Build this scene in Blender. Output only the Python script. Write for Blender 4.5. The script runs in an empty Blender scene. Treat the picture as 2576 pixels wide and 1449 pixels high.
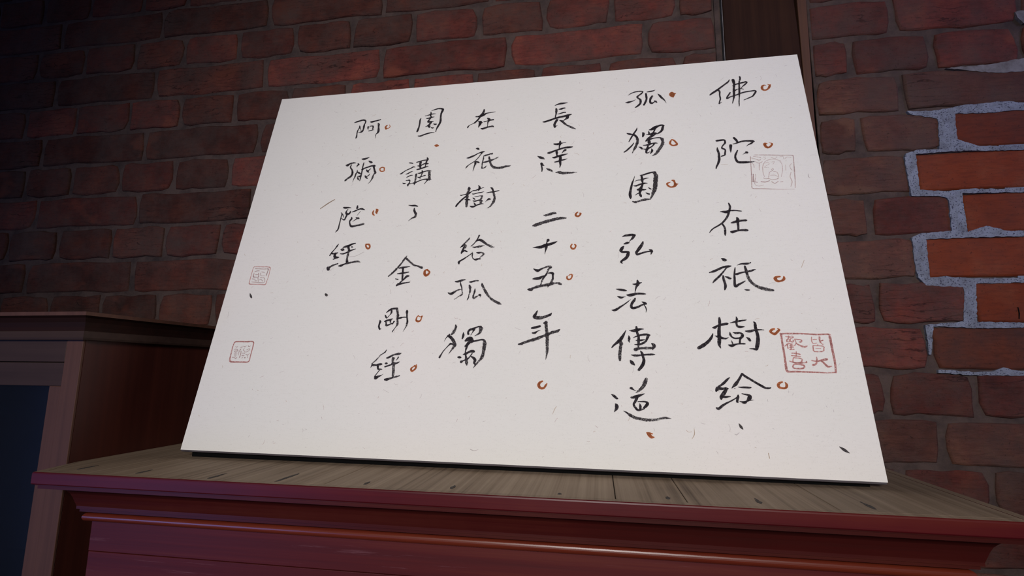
import bpy, math, random
from mathutils import Vector, Matrix

# ------------------------------------------------------------------ camera, world, lights, exposure
SC = bpy.context.scene
COL = SC.collection
CAMZ = 1.35
cam_data = bpy.data.cameras.new('camera')
cam_data.sensor_width = 36.0
cam_data.lens = 36.0 * 1289.81 / 2576.0
cam_data.clip_start = 0.02
cam = bpy.data.objects.new('camera', cam_data)
COL.objects.link(cam)
right = Vector((0.98648169, 0.16357726, 0.00981585))
down = Vector((-0.0160096, 0.15581544, -0.98765644))
fwd = Vector((-0.16308759, 0.97414785, 0.15632788))
m = Matrix((right, -down, -fwd)).transposed().to_4x4()
m.translation = Vector((0, 0, CAMZ))
cam.matrix_world = m
SC.camera = cam

SC.view_settings.view_transform = 'Standard'
SC.view_settings.look = 'None'
SC.view_settings.gamma = 1.0
SC.view_settings.use_curve_mapping = False
SC.view_settings.exposure = 0.0

world = bpy.data.worlds.new('world')
SC.world = world
world.use_nodes = True
bg = world.node_tree.nodes['Background']
bg.inputs[0].default_value = (0.34, 0.30, 0.36, 1)
bg.inputs[1].default_value = 0.07


def area(name, loc, target, sx, sy, power, color, spread=180):
    d = bpy.data.lights.new(name, 'AREA')
    d.shape = 'RECTANGLE'
    d.size, d.size_y = sx, sy
    d.energy = power
    d.color = color
    d.spread = math.radians(spread)
    o = bpy.data.objects.new(name, d)
    COL.objects.link(o)
    o.location = loc
    o.rotation_euler = (Vector(target) - Vector(loc)).to_track_quat('-Z', 'Y').to_euler()
    return o


kd = bpy.data.lights.new('key_spot', 'SPOT')
kd.energy = 168
kd.color = (1.0, 0.95, 0.925)
kd.spot_size = math.radians(62)
kd.spot_blend = 1.0
kd.shadow_soft_size = 0.22
ks = bpy.data.objects.new('key_spot', kd)
COL.objects.link(ks)
ks.location = (0.02, -1.45, 1.90)
ks.rotation_euler = (Vector((-0.08, 0.75, 1.43)) - ks.location).to_track_quat('-Z', 'Y').to_euler()
area('window_light_left', (-1.95, -1.2, 0.98), (-0.6, 0.6, 1.15), 0.9, 1.0, 3.6, (0.22, 0.34, 1.0), 120)
area('window_light_right', (2.3, -0.4, 2.3), (0.85, 0.9, 1.85), 0.6, 0.8, 1.1, (0.38, 0.40, 1.0), 40)
INK = """@C
s8324,6226,13 8296,6179,30 8230,6124,28 8155,6061,33 8090,6009,38 8025,5963,35 7990,5932,22
s8133,6016,30 8148,5985,30 8141,5916,25 8144,5835,25 8128,5785,22 8118,5740,25
s8118,5743,22 8143,5754,12 8159,5770,6
s8379,6214,48 8384,6160,48 8387,6112,37 8373,6032,35 8366,5951,37 8361,5882,37 8346,5814,24 8321,5725,12
s8488,6273,25 8492,6231,28 8468,6151,25 8458,6034,30 8446,5919,29 8436,5834,17 8422,5738,19 8420,5682,15 8414,5651,7
s8355,6086,15 8400,6111,25 8458,6128,27 8532,6144,30 8573,6154,30 8584,6135,27 8548,6095,27 8505,6053,17 8487,6025,12
s8486,6017,12 8520,6001,14
s8345,5976,7 8387,5989,27 8423,6009,17 8484,6017,17
s8307,5951,25 8281,5907,25 8256,5870,25 8246,5830,25 8297,5860,25 8341,5875,22 8398,5892,25 8465,5920,27 8543,5941,25 8637,5951,24 8679,5953,29 8702,5936,27 8671,5884,29 8641,5842,24 8578,5811,20 8499,5776,11
@O
s8939,6058,10 8922,6025,37 8904,5986,37 8880,5960,29 8845,5946,29 8810,5962,34 8802,6003,42 8815,6037,34 8842,6051,22 8870,6042,7
s8894,6066,9 8925,6048,22
@C
s8008,5000,39 8063,5004,33 8117,5006,28 8131,4984,28 8127,4943,31 8099,4911,23 8076,4877,20 8075,4848,28 8109,4829,28 8119,4799,25 8108,4748,28 8105,4720,25 8075,4707,23 8051,4698,18
s8005,4871,10 8005,4825,33 8017,4755,33 8015,4692,40 8013,4641,40 7990,4568,32 7963,4514,27 7951,4473,17
s8207,4896,46 8202,4845,38 8197,4793,25 8194,4762,10
s8269,5035,36 8300,4988,38 8313,4946,30
s8241,4917,13 8294,4930,25 8363,4954,28 8431,4963,30 8497,4958,38 8540,4951,40 8561,4941,15
s8539,4940,30 8509,4908,30 8466,4888,15 8434,4858,6
s8296,4791,20 8279,4753,28 8256,4703,30 8251,4658,32 8260,4612,35 8282,4574,42 8342,4564,42 8407,4562,39 8451,4562,27 8495,4564,15 8514,4566,12
s8416,4754,25 8432,4741,37 8401,4735,17 8377,4717,7 8363,4709,3
@O
s8739,4889,15 8708,4886,45 8702,4869,45 8718,4828,42 8746,4812,32 8784,4834,32 8812,4878,27 8792,4894,12 8767,4906,5
@C
s8070,3845,21 8081,3804,30 8081,3766,32 8066,3719,34 8047,3659,34 8022,3604,32 7982,3550,29 7940,3506,27 7882,3466,23 7825,3432,21 7784,3397,19 7755,3356,10
s7940,3506,29 7959,3472,27 7974,3430,29 7975,3375,33 7970,3330,31 7969,3303,14
s7940,3704,13 7982,3702,34 8024,3696,47 8068,3715,30 8149,3716,21 8205,3706,19 8235,3700,15
s8159,3593,25 8168,3561,46 8163,3496,37 8163,3441,31 8158,3396,31
s8070,3509,17 8101,3515,36 8168,3535,40 8225,3540,33 8278,3542,33 8293,3544,8
s8055,3361,29 8073,3356,45 8131,3374,33 8189,3381,31 8245,3381,39 8274,3377,35 8297,3379,6
@C
s7877,2934,9 7901,2921,38 7920,2906,50 7945,2906,18
s7698,2715,16 7758,2733,34 7827,2765,34 7897,2797,31 7964,2805,36 8002,2812,9
s7964,2808,22 7928,2777,20 7895,2735,22 7848,2678,29 7802,2631,29 7752,2584,29 7729,2554,11
s7877,2658,27 7877,2615,35 7886,2563,35 7894,2516,37 7886,2474,33 7877,2446,15
s7903,2648,11 7938,2633,35 7966,2618,31 7982,2620,9
s8077,2819,4 8133,2840,22 8195,2841,33 8245,2847,24 8265,2861,13
s8049,2784,13 8040,2741,22 8029,2679,26 8024,2608,31 8018,2537,35 8026,2495,39 8066,2522,33 8109,2545,26 8159,2575,15
s8038,2686,22 8063,2683,33 8126,2705,26 8189,2716,22 8251,2729,31 8294,2745,22 8317,2749,7
s8180,2802,29 8187,2757,38 8195,2699,42
d8193,2714,40 8204,2633,42 8232,2566,41 8275,2514,41 8334,2476,47 8399,2452,47 8456,2437,43 8511,2429,26
s8136,2446,6 8169,2439,26 8204,2439,11
@O
s8619,2634,22 8581,2630,32 8554,2607,47 8573,2569,39 8608,2564,26 8645,2577,32 8668,2600,36 8669,2633,21
@C
s7765,2032,28 7765,1990,37 7761,1941,37 7747,1868,41 7740,1796,48 7740,1748,48 7733,1700,50 7729,1653,38 7737,1620,23 7745,1599,5
s7662,1892,9 7693,1892,39 7721,1912,28 7775,1931,32 7824,1941,35 7855,1946,35 7873,1950,9
s7663,1810,7 7646,1767,32 7606,1709,39 7559,1666,43 7512,1633,50 7462,1604,45
s7684,1777,5 7720,1762,32 7762,1748,36 7813,1736,23 7839,1743,16 7858,1755,5
s7984,2048,9 7990,2009,30 7979,1965,30 7980,1931,30 7990,1907,32 8024,1902,32 8059,1904,23 8076,1904,9
s7898,1958,9 7945,1970,23 7998,1982,28 8069,1994,21 8111,2001,9
s7879,1832,7 7883,1796,30 7897,1763,23 7934,1741,23 7990,1744,23 8008,1749,32
s7919,1825,9 7959,1813,30 8006,1818,23 8034,1796,36 8031,1768,41 8001,1730,27 7993,1692,25 7991,1673,25
s7890,1710,5 7897,1677,20 7900,1663,18
s7843,1651,9 7884,1637,40 7946,1659,20 8003,1666,22 8049,1664,20 8062,1662,5
s8196,1971,14 8213,1954,34 8212,1892,41 8219,1844,41 8226,1796,43 8226,1740,45 8216,1679,49 8202,1632,49 8189,1590,35 8160,1594,27 8105,1599,9
s8080,1842,14 8129,1839,41 8190,1854,27 8247,1861,20 8289,1861,13 8314,1858,9
s8083,1756,9 8108,1735,34 8123,1711,34
@O
s8443,1873,27 8417,1863,31 8392,1839,34 8410,1816,33 8442,1801,36 8471,1825,33 8495,1849,33 8505,1863,27 8482,1882,7
@C
s7817,1209,8 7779,1176,30 7737,1134,33 7700,1105,27 7668,1084,29
s7632,1027,27 7654,1060,51 7711,1057,31 7756,1062,35 7783,1059,16
s7767,1058,23 7742,1026,43 7719,993,47 7694,961,47 7684,937,39 7686,921,19
s7693,957,35 7738,952,29 7772,957,21 7797,959,15
s7617,809,23 7640,798,34 7689,838,33 7741,871,23 7804,904,19 7860,937,15 7889,961,19
s7895,981,15 7892,957,31 7881,925,33 7874,894,29 7888,884,6
s7972,1260,24 7947,1215,29 7915,1166,33 7880,1121,43 7846,1088,23 7827,1067,8
s7974,1256,31 8008,1226,31 8064,1188,29 8133,1141,29 8199,1099,33 8237,1077,27 8285,1076,21 8303,1087,6
s7854,1060,8 7872,1068,5
s7911,1083,10 7943,1080,19 7988,1081,25 8040,1078,25 8061,1080,15
s7942,1000,10 7974,991,19 8014,984,27 8035,964,50 8020,933,50 8003,913,31
s7903,902,6 7944,888,34 7970,888,38 7994,905,19 8033,915,13 8072,920,6
@O
s8447,1159,19 8412,1146,29 8393,1118,36 8401,1091,31 8436,1079,27 8472,1080,25 8490,1100,32 8494,1128,34 8479,1156,10
@C
s6670,6059,6 6714,6092,17 6772,6119,21 6851,6130,24 6904,6124,26 6920,6111,21 6890,6074,30 6843,6036,28 6822,6011,33 6837,5982,28 6872,5947,35 6874,5898,39 6865,5862,37 6835,5828,35 6802,5799,28 6775,5786,7
s6624,5907,9 6667,5908,42 6712,5920,28 6758,5934,16 6795,5960,5
s6985,6102,12 7034,6108,28 7087,6116,23 7124,6133,6
s6969,6066,33 6972,6012,37 6974,5958,32 6964,5916,35 6942,5865,35 6926,5830,32
s7069,6002,37 7043,5961,39 7030,5909,35 7036,5861,37 7062,5853,34 7095,5874,18 7120,5885,37 7138,5856,14
s7097,5908,9 7120,5885,28
s7164,6043,9 7190,6005,35 7220,5954,35 7253,5913,25 7275,5869,11 7289,5831,4
@O
s7360,6025,32 7385,6044,37 7391,6006,97 7400,5968,46 7407,5946,18
s7391,6016,46 7431,6018,37 7448,6021,18
@C
s6794,5363,7 6786,5324,22 6754,5271,30 6716,5207,27 6688,5153,25 6655,5089,15
s6625,5264,10 6660,5245,37 6708,5230,32 6747,5215,40 6781,5173,39 6792,5134,42
d6790,5134,44 6795,5089,44 6780,5036,44 6756,4972,41 6728,4919,29 6700,4857,12
s6731,5056,15 6701,5009,24 6655,4958,29 6615,4917,27 6572,4885,19
s6880,5249,25 6893,5237,42 6887,5198,39 6879,5171,25
s6987,5301,15 7027,5309,44 7076,5338,59 7139,5372,37 7196,5381,32 7225,5368,22
s7212,5366,34 7199,5317,44 7185,5273,42 7144,5232,32 7106,5210,15
s7080,5327,44 7064,5272,25 7035,5219,34 7003,5166,32 6961,5120,44 6925,5079,24
s6977,5280,7 6980,5240,32 6983,5207,25
s6935,5211,10 6991,5209,29 7044,5224,39 7092,5225,29 7056,5190,29 7011,5155,29
s6978,5108,39 7039,5125,22 7105,5133,19 7156,5126,27 7180,5097,44
d7180,5102,48 7188,5047,48 7178,4993,53 7150,4942,48 7117,4890,48 7085,4839,48 7049,4804,33 7010,4783,12
s6973,5097,39 6975,5048,53 6987,5019,39 7026,5027,24 7073,5029,24 7107,5023,7
s6878,5001,12 6921,4997,24 6974,5009,39
s7051,5014,29 7023,4973,22 6979,4944,29 6940,4925,43 6925,4888,38
s6879,4927,14 6918,4916,29
s6956,4994,24 6940,4936,36 6923,4889,29 6923,4851,36 6944,4844,19 6975,4863,12
s7004,4920,12 7015,4892,34 7005,4861,33 6980,4822,10
s6808,4973,10 6842,4954,36 6858,4931,29
@O
s7328,5079,14 7310,5048,29 7298,5006,34 7318,4972,29 7346,4959,26 7385,4967,31 7407,4981,31 7388,5020,31 7361,5060,29 7328,5079,19
@C
s6722,4414,6 6706,4355,16 6682,4290,28 6665,4220,35 6650,4149,39 6640,4089,44 6644,4039,46 6647,3999,18
s6805,4422,12 6856,4429,26 6920,4450,28 6984,4467,28 7038,4464,42
d7029,4454,51 7048,4401,65 7040,4335,69 7032,4259,69 7025,4199,68 7013,4139,59 6990,4085,54 6971,4031,32 6944,3983,23
s6826,4420,28 6833,4373,37 6835,4332,42 6836,4291,28
s6719,4316,6 6768,4334,14 6827,4340,23 6887,4360,19 6933,4365,9
s6697,4235,9 6739,4230,28 6794,4253,28 6858,4269,32 6912,4271,9
s6841,4275,32 6826,4220,37 6803,4171,55 6798,4136,50 6788,4091,36 6799,4051,41 6806,4028,27
s6761,4158,37 6795,4161,50 6844,4153,32 6882,4154,18
s6718,4057,7 6746,4081,16 6784,4096,21
s6919,4192,5 6941,4171,23 6963,4157,18
s6879,4099,7 6903,4080,27 6930,4068,27
d6675,3948,18 6711,3931,41 6753,3944,34 6811,3960,36 6870,3972,41 6907,3975,27 6948,3973,13
@O
s7259,4268,9 7221,4253,27 7204,4239,27 7223,4202,32 7258,4178,25 7299,4183,34 7329,4211,50 7320,4262,27 7310,4293,36 7282,4300,18
s7334,4221,41 7369,4229,11
@C
s6501,3334,10 6535,3350,29 6590,3358,39 6644,3363,41 6680,3357,35
s6687,3355,31 6665,3330,43 6649,3301,35 6623,3277,19 6601,3247,8
s6522,3212,16 6553,3221,35 6582,3231,33 6605,3228,8
s6526,3180,6 6500,3152,43 6481,3120,50 6473,3099,42 6498,3078,37 6541,3079,36 6577,3076,35
s6584,3071,42 6576,3035,50 6557,2990,50 6523,2959,42 6487,2935,34 6472,2911,29 6486,2893,15 6500,2895,6
s6800,3238,23 6786,3197,42 6755,3148,50 6725,3104,46 6697,3064,42
s6691,3064,27 6708,3031,36 6740,3040,30 6794,3057,29 6848,3072,25 6898,3078,27 6922,3077,38
s6882,3111,11 6912,3090,42 6918,3065,34 6906,3027,11
@C
s6387,2481,6 6426,2474,29 6480,2464,37 6526,2455,24 6542,2457,6
s6406,2367,12 6438,2354,34 6458,2345,32 6493,2355,16 6520,2359,6
s6591,2318,3 6544,2277,16 6489,2235,20 6434,2198,28 6388,2165,36 6353,2153,32 6324,2157,10
s6696,2610,25 6701,2581,45 6703,2551,45 6679,2517,31 6666,2474,18 6654,2419,10
s6628,2555,12 6665,2550,31 6712,2564,31 6755,2578,10
s6536,2387,12 6578,2382,44 6624,2390,44 6671,2402,36 6721,2405,30 6770,2401,28 6804,2398,12
s6653,2334,24 6645,2309,36 6616,2272,38 6600,2238,38 6595,2209,40 6610,2186,38 6648,2188,36 6694,2204,30 6740,2229,24 6779,2241,24
s6746,2279,12 6772,2266,32 6798,2249,36
s6771,2237,12 6792,2199,16 6802,2162,16 6794,2118,5
@C
s6512,1855,8 6492,1818,23 6461,1761,43 6420,1704,50 6371,1663,35 6336,1632,27 6311,1601,15
s6425,1694,45 6444,1658,50
d6439,1668,55 6430,1607,45 6421,1545,40 6417,1480,44 6418,1424,29
s6546,1777,8 6552,1741,37 6546,1699,25 6555,1681,15
s6655,1905,25 6658,1860,43 6662,1819,35 6679,1762,35 6676,1700,37 6674,1649,32 6668,1608,20
s6556,1852,8 6609,1847,40 6658,1855,45 6707,1871,28 6751,1871,10
s6606,1746,7 6655,1767,20 6728,1788,30 6791,1793,30 6831,1783,20
s6814,1783,40 6793,1736,35 6772,1695,30 6728,1664,30 6679,1649,25 6622,1648,10
s6643,1707,12 6701,1708,27 6759,1718,15
s6633,1572,44 6648,1582,39
d6624,1577,44 6696,1593,34 6768,1598,37 6839,1599,34 6867,1604,39
s6847,1665,12 6874,1645,47 6882,1619,42 6856,1574,10
s6569,1501,10 6625,1492,34 6692,1497,24 6768,1505,24 6844,1508,29 6886,1509,10
s6695,1557,12 6717,1522,37 6729,1467,36 6737,1428,41 6725,1378,48 6695,1328,43 6665,1293,38
s6556,1423,19 6579,1391,49 6611,1359,15
@C
s6291,957,7 6328,933,34 6364,902,28 6382,897,6
s6341,834,6 6358,810,46 6358,773,43 6323,720,5
s6541,1043,19 6562,1040,37 6586,1022,15 6622,1004,5
d6756,1166,43 6735,1116,52 6709,1065,46 6665,1021,37 6615,982,9
s6549,919,21 6576,920,37 6650,943,37 6723,972,9
s6625,921,43 6605,871,36 6579,828,27 6602,786,30 6630,756,30 6678,763,24 6721,777,9
s6635,866,12 6683,867,18 6736,865,24 6759,844,42 6728,801,36 6703,788,18
s6658,842,9 6665,805,36 6661,769,30
s6447,739,7 6486,719,21 6532,684,30
d6521,693,36 6591,656,42 6662,643,36 6720,633,41 6791,632,35 6867,640,35 6909,653,24 6968,664,29 7014,662,18 7049,657,5
@O
s6731,471,15 6753,457,44 6786,418,41 6824,419,9
s6754,469,23 6800,459,17
@C
s5424,5961,10 5471,5984,27 5535,5997,39 5591,6000,29 5646,6005,7
s5494,5873,10 5533,5877,36 5571,5890,31 5603,5892,22
s5462,5776,7 5496,5772,17 5539,5785,26 5581,5797,24 5611,5794,22
s5447,5891,29 5452,5852,43 5449,5782,29 5440,5729,22 5439,5676,26
s5223,5623,14 5257,5623,36 5329,5643,38 5413,5673,38 5498,5697,38 5582,5711,40 5658,5730,43 5717,5744,12
s5646,5710,52 5642,5673,57 5613,5649,28 5580,5620,14
s5512,5632,14 5555,5607,43 5585,5572,38 5619,5538,28
d5585,5567,38 5649,5509,35 5712,5467,40 5754,5442,33 5791,5421,7
s5469,5646,43 5445,5601,43 5425,5549,40 5432,5501,38 5435,5480,14
s5438,5501,24 5480,5529,6
@C
s5529,5188,26 5530,5137,48 5519,5087,23 5518,5025,23
s5428,5139,26 5474,5130,41 5530,5137,36 5575,5150,13 5626,5157,10
s5322,4967,15 5350,4962,43 5418,4988,33 5509,5020,33 5600,5047,35 5691,5051,38 5743,5058,10
s5473,4989,35 5478,4955,45 5479,4916,25 5489,4888,35
s5619,5001,45 5596,4986,30 5561,4938,8
s5409,4866,15 5439,4861,38 5511,4886,40 5579,4903,38 5661,4922,8
s5534,4890,40 5540,4840,50 5536,4774,45 5542,4714,32 5532,4655,10
s5443,4770,15 5482,4776,30 5545,4796,27 5604,4808,27 5653,4824,7
s5160,4909,13 5209,4878,48 5251,4861,38 5277,4839,10
s5227,4758,40 5242,4729,45 5274,4713,10
s5228,4719,25 5242,4653,25 5239,4599,17
d5317,4653,15 5349,4629,45 5395,4605,35 5423,4576,10
d5464,4562,12 5518,4564,44 5585,4544,54 5652,4545,46 5719,4541,34 5763,4546,24 5817,4545,6
@C
d5295,3765,12 5329,3760,36 5397,3780,46 5464,3796,45 5495,3785,12
d5123,3578,12 5165,3589,51 5232,3612,51 5316,3641,54 5400,3663,54 5483,3685,51 5567,3698,51 5651,3697,18
@C
s5144,3199,7 5208,3197,35 5274,3201,53 5345,3230,53 5411,3246,47 5476,3269,35 5520,3292,7
s5378,3316,50 5360,3279,18 5358,3242,35 5352,3187,41 5342,3132,20 5333,3077,6
@O
s5831,3795,21 5806,3774,30 5800,3735,33 5839,3721,33 5867,3745,30 5878,3770,27 5856,3778,15
@O
s5747,3232,23 5728,3199,26 5745,3162,29 5772,3152,29 5799,3179,26 5801,3215,29 5782,3231,14
@C
s5170,2832,12 5201,2813,35 5235,2799,47 5261,2811,35 5302,2835,30
d5295,2831,28 5350,2854,24 5387,2864,35 5425,2861,43 5440,2844,24
d5422,2844,35 5393,2812,31 5382,2772,23
s5162,2666,14 5206,2669,43 5266,2676,47 5306,2700,31 5354,2715,23
s5382,2776,18 5368,2739,29 5340,2699,27 5315,2659,29
d5319,2663,27 5305,2627,25 5293,2587,21
s5295,2591,15 5285,2555,29 5271,2535,27
s5398,2755,19 5442,2758,35 5465,2745,43 5466,2705,29 5467,2656,31
d5467,2664,31 5453,2624,31 5432,2589,27
s5435,2596,23 5411,2557,19 5393,2525,10
s5092,2494,12 5120,2494,42 5150,2489,46 5164,2501,31
d5149,2501,42 5212,2528,39 5271,2543,42 5340,2558,42 5414,2569,50 5469,2584,42 5524,2591,27 5579,2578,38 5602,2562,11
@O
s5680,2700,19 5677,2668,27 5692,2648,27 5721,2647,23 5743,2667,23 5753,2699,23 5749,2727,19 5720,2724,15 5702,2708,12
@C
s5253,2154,17 5231,2105,38 5214,2061,57 5266,2036,43
d5257,2046,52 5321,2046,52 5394,2070,40
s5394,2074,33 5440,2089,38 5462,2118,11
s5356,1963,28 5386,1973,52
d5385,1973,47 5390,1896,47 5402,1810,51 5409,1726,48 5411,1632,44 5413,1558,41 5407,1485,23 5395,1421,5
s5180,1887,26 5225,1896,38 5298,1915,34
s5192,1815,23 5228,1815,35 5264,1839,17 5305,1856,7
s4997,1644,23 5034,1649,35 5061,1659,32
d5052,1659,35 5142,1692,42 5250,1725,46 5340,1763,39 5402,1787,44 5474,1820,42 5546,1839,42 5586,1867,17
@O
s5360,1116,22 5322,1094,35 5310,1054,42 5337,1020,35 5381,1020,28 5406,1056,31 5423,1082,16
@C
s4156,5993,27 4155,5959,38 4138,5910,45 4106,5864,45 4082,5812,33 4050,5761,31 4006,5711,33
s4014,5716,22 3968,5690,13 3922,5670,11 3900,5648,22 3886,5620,27 3879,5606,9
s4015,5848,20 4051,5845,27 4107,5854,49 4161,5879,49 4203,5904,27 4262,5914,18 4322,5920,16 4367,5926,7
s4063,5750,9 4101,5722,33 4139,5704,26
s4110,5717,62 4105,5673,49 4092,5636,31 4083,5603,11
s4235,5793,22 4266,5761,53 4260,5733,40 4246,5700,22 4246,5656,15 4247,5613,15
s4169,5721,13 4189,5719,22 4236,5735,18 4287,5745,26 4342,5752,29
s4129,5580,18 4161,5567,39 4208,5582,39 4246,5594,35
d4242,5594,35 4285,5602,33 4340,5605,33 4361,5584,7
@C
s4077,5149,9 4101,5147,38 4121,5136,36 4134,5121,15
s3932,4959,13 3965,4963,32 4010,4981,34 4066,5006,27 4125,5043,19 4170,5058,30 4208,5069,32 4237,5074,11
s4194,5048,25 4167,5008,17 4133,4951,16 4087,4895,15 4047,4862,17 4004,4833,15 3968,4804,17 3947,4779,25 3930,4748,10
s4066,4874,17 4108,4871,29 4144,4855,31 4166,4845,6
s4086,4868,29 4093,4827,38 4080,4792,23 4072,4739,17 4061,4681,7
s4225,4972,11 4227,4931,23 4219,4877,21 4213,4819,21 4213,4770,17 4215,4734,29 4242,4732,19 4271,4748,23 4287,4774,10
s4227,4981,19 4261,4992,32 4306,5003,25 4347,5018,25 4374,5016,29 4375,5036,8
s4225,4850,17 4271,4855,31 4320,4870,31 4353,4881,46 4394,4892,25
d4394,4896,25 4435,4912,23 4464,4928,21 4494,4944,5
s4323,4954,31 4332,4914,35 4346,4877,46
d4346,4877,46 4353,4832,35 4376,4781,41 4409,4743,49 4463,4722,45 4520,4718,45 4576,4727,45 4631,4741,37 4680,4742,29 4709,4758,5
@C
s4024,4356,32 4030,4332,49
d4027,4336,49 4024,4289,44 4012,4251,48 4004,4221,44
s3884,4215,10 3903,4208,20 3940,4218,16 3981,4227,20 4011,4230,44 4046,4253,32 4071,4269,14 4099,4289,20 4140,4293,20 4177,4306,24 4213,4321,28 4242,4330,12 4271,4342,16 4281,4341,6
s4179,4392,8 4202,4361,32 4205,4326,40 4193,4292,24
d4004,4217,48 4012,4174,44 4008,4132,44 4009,4085,44 4011,4034,44 4012,3988,40
s3996,4188,36 3957,4156,30 3916,4115,34 3879,4070,32 3846,4026,32 3834,3997,28
s3968,4123,8 4013,4121,40 4043,4117,24 4072,4109,6
s4091,4229,12 4113,4222,20 4146,4231,16 4190,4241,20 4238,4247,20 4289,4261,6
s4136,4167,12 4180,4173,14 4224,4182,12 4258,4178,24
d4262,4178,36 4257,4140,36 4237,4111,24
s4107,4152,10 4126,4134,26 4148,4114,12
s4116,4092,16 4140,4082,28 4176,4089,24 4216,4100,28 4246,4098,32 4270,4080,24
d4247,4085,44 4251,4039,43
s4132,4058,8 4150,4027,30 4168,4005,24
s4071,3993,14 4108,3979,36 4141,3982,32 4183,4005,24 4230,4019,24 4266,4028,20 4300,4024,8
s4395,4334,14 4419,4318,36 4436,4283,30 4446,4244,36
d4446,4244,38 4465,4184,40 4476,4132,39 4472,4090,43 4460,4049,43 4437,4009,35 4417,3976,31 4383,3949,16 4358,3938,6
s4336,4233,14 4387,4243,20 4442,4248,26 4490,4256,20 4530,4265,16 4548,4270,5
s4323,4056,4 4354,4092,18 4382,4112,43 4408,4106,16
@C
s4123,3405,11 4109,3379,26
d4109,3379,26 4080,3344,25 4051,3310,21
s4043,3305,25 4026,3271,38 3999,3249,25 3981,3232,13
d4040,3288,38 4064,3256,46 4058,3226,42
s4041,3235,34 4032,3209,30 4023,3170,38 4010,3140,29 4008,3122,13
s4024,3157,34 4055,3178,29 4089,3159,25 4109,3152,6
s4274,3439,30 4258,3395,19 4245,3356,32 4223,3326,19 4190,3283,17 4160,3257,13 4154,3240,5
s4254,3347,21 4285,3359,40 4322,3345,46 4369,3308,40
d4356,3317,38 4408,3276,38 4458,3248,35 4499,3225,29 4534,3226,8
s4184,3237,13 4215,3229,27 4251,3237,21 4293,3253,19
d4271,3228,25 4314,3244,31 4369,3259,10
s4184,3147,8 4189,3117,21 4190,3074,17 4197,3048,15 4217,3023,17 4246,3012,31 4265,3016,35 4292,3024,25 4324,3023,21
s4255,3137,15 4288,3129,37 4315,3133,25
d4311,3135,25 4351,3129,25 4369,3107,33 4355,3082,29 4329,3061,21 4311,3032,14
s4176,3122,15 4135,3088,17 4090,3055,21 4045,3022,27 4003,2997,29 3981,2976,37 3988,2946,25
@C
s3958,2644,18 3994,2642,34 4040,2655,36 4070,2665,32
d4066,2665,32 4097,2671,24 4125,2670,6
s4042,2632,12 4050,2591,24 4069,2549,20 4077,2508,18 4082,2475,12
d4082,2475,12 4091,2443,24 4071,2415,28 4041,2399,16 4005,2371,14 3968,2347,6
s3861,2458,14 3888,2445,32 3915,2441,44 3949,2461,36 3978,2477,24
d3971,2477,28 4004,2497,24 4038,2507,20 4065,2512,10
s4179,2632,10 4214,2633,30 4252,2645,26
d4245,2641,26 4283,2651,28 4326,2652,16
s4190,2576,28 4203,2539,44
d4201,2539,36 4207,2498,32 4206,2457,26 4193,2413,14
s4193,2413,12 4194,2381,18 4186,2361,20 4173,2333,8
s4282,2526,6 4282,2481,30 4274,2440,24 4265,2404,24
d4265,2408,28 4264,2376,32 4277,2359,28 4305,2383,28 4342,2403,10
s4345,2419,8 4364,2415,39 4384,2406,12 4371,2378,8
s4385,2610,10 4390,2577,40 4407,2552,32
d4403,2556,36 4430,2503,40 4466,2446,43 4491,2409,35 4529,2368,35 4569,2332,39 4616,2304,39 4667,2279,42 4706,2261,15
@C
s4035,1936,20 4043,1907,38
d4043,1907,38 4032,1861,38 4006,1815,41 3989,1789,30
s3958,1789,25 3936,1764,25 3913,1743,13 3884,1682,4
s3935,1769,30 3973,1749,46 4012,1713,40
d4006,1718,45 4036,1673,45 4050,1628,50 4030,1583,35 4004,1543,20 3970,1488,5
s4024,1638,20 3988,1648,30 3965,1627,20 3929,1587,13 3890,1537,15 3865,1492,20 3840,1442,30
s4165,1820,10 4168,1779,38 4162,1744,30 4156,1724,20
s4240,1795,30 4236,1830,30 4259,1861,35 4303,1874,38 4351,1897,23 4400,1912,25 4456,1886,15
d4420,1907,45 4424,1851,55 4412,1815,35 4389,1795,28 4337,1765,5
s4250,1795,20 4238,1815,20
s4323,1866,38 4302,1820,13 4281,1780,10
s4209,1694,30 4247,1719,60 4290,1729,55 4317,1709,25
s4333,1699,15 4279,1684,50 4244,1639,45 4217,1609,37
s4296,1669,30 4329,1684,25 4392,1699,25 4441,1710,25 4485,1705,30 4507,1680,25
d4492,1690,45 4500,1640,54 4495,1581,54 4490,1522,49 4480,1463,54 4459,1419,39 4428,1385,24 4402,1346,24
s4249,1634,20 4233,1589,32 4225,1549,20 4223,1510,20 4235,1461,29 4244,1422,39
d4244,1422,44 4253,1373,49 4262,1335,29
s4189,1485,10 4227,1495,37 4260,1515,30 4303,1535,39 4337,1535,44 4352,1530,29
s4325,1501,17 4299,1461,17 4273,1427,24 4235,1407,22 4198,1392,20 4174,1377,42
s4314,1457,20 4350,1437,37 4378,1404,44 4366,1365,34 4388,1336,24 4358,1288,5
s4118,1445,20 4138,1445,39 4163,1441,20
@C
s2984,5910,12 2971,5866,28 2973,5798,31 2969,5709,31 2958,5651,38 2948,5607,34
s3169,6067,14 3230,6084,24 3297,6101,28 3354,6091,35 3381,6074,42 3373,6033,45 3358,5974,34 3358,5891,34 3364,5808,41 3350,5742,37 3326,5685,37 3308,5628,20 3301,5577,17
s3157,6038,13 3162,5992,31 3158,5947,28 3176,5930,21
s3060,5952,15 3100,5960,19 3155,5977,26 3210,5986,21 3257,5984,8
s3087,5893,14 3127,5893,26 3176,5907,31 3234,5917,10
s3176,5907,28 3150,5865,28 3131,5814,41 3175,5810,34 3230,5816,14
s3189,5794,41 3158,5745,38 3124,5718,20 3094,5706,12
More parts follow.
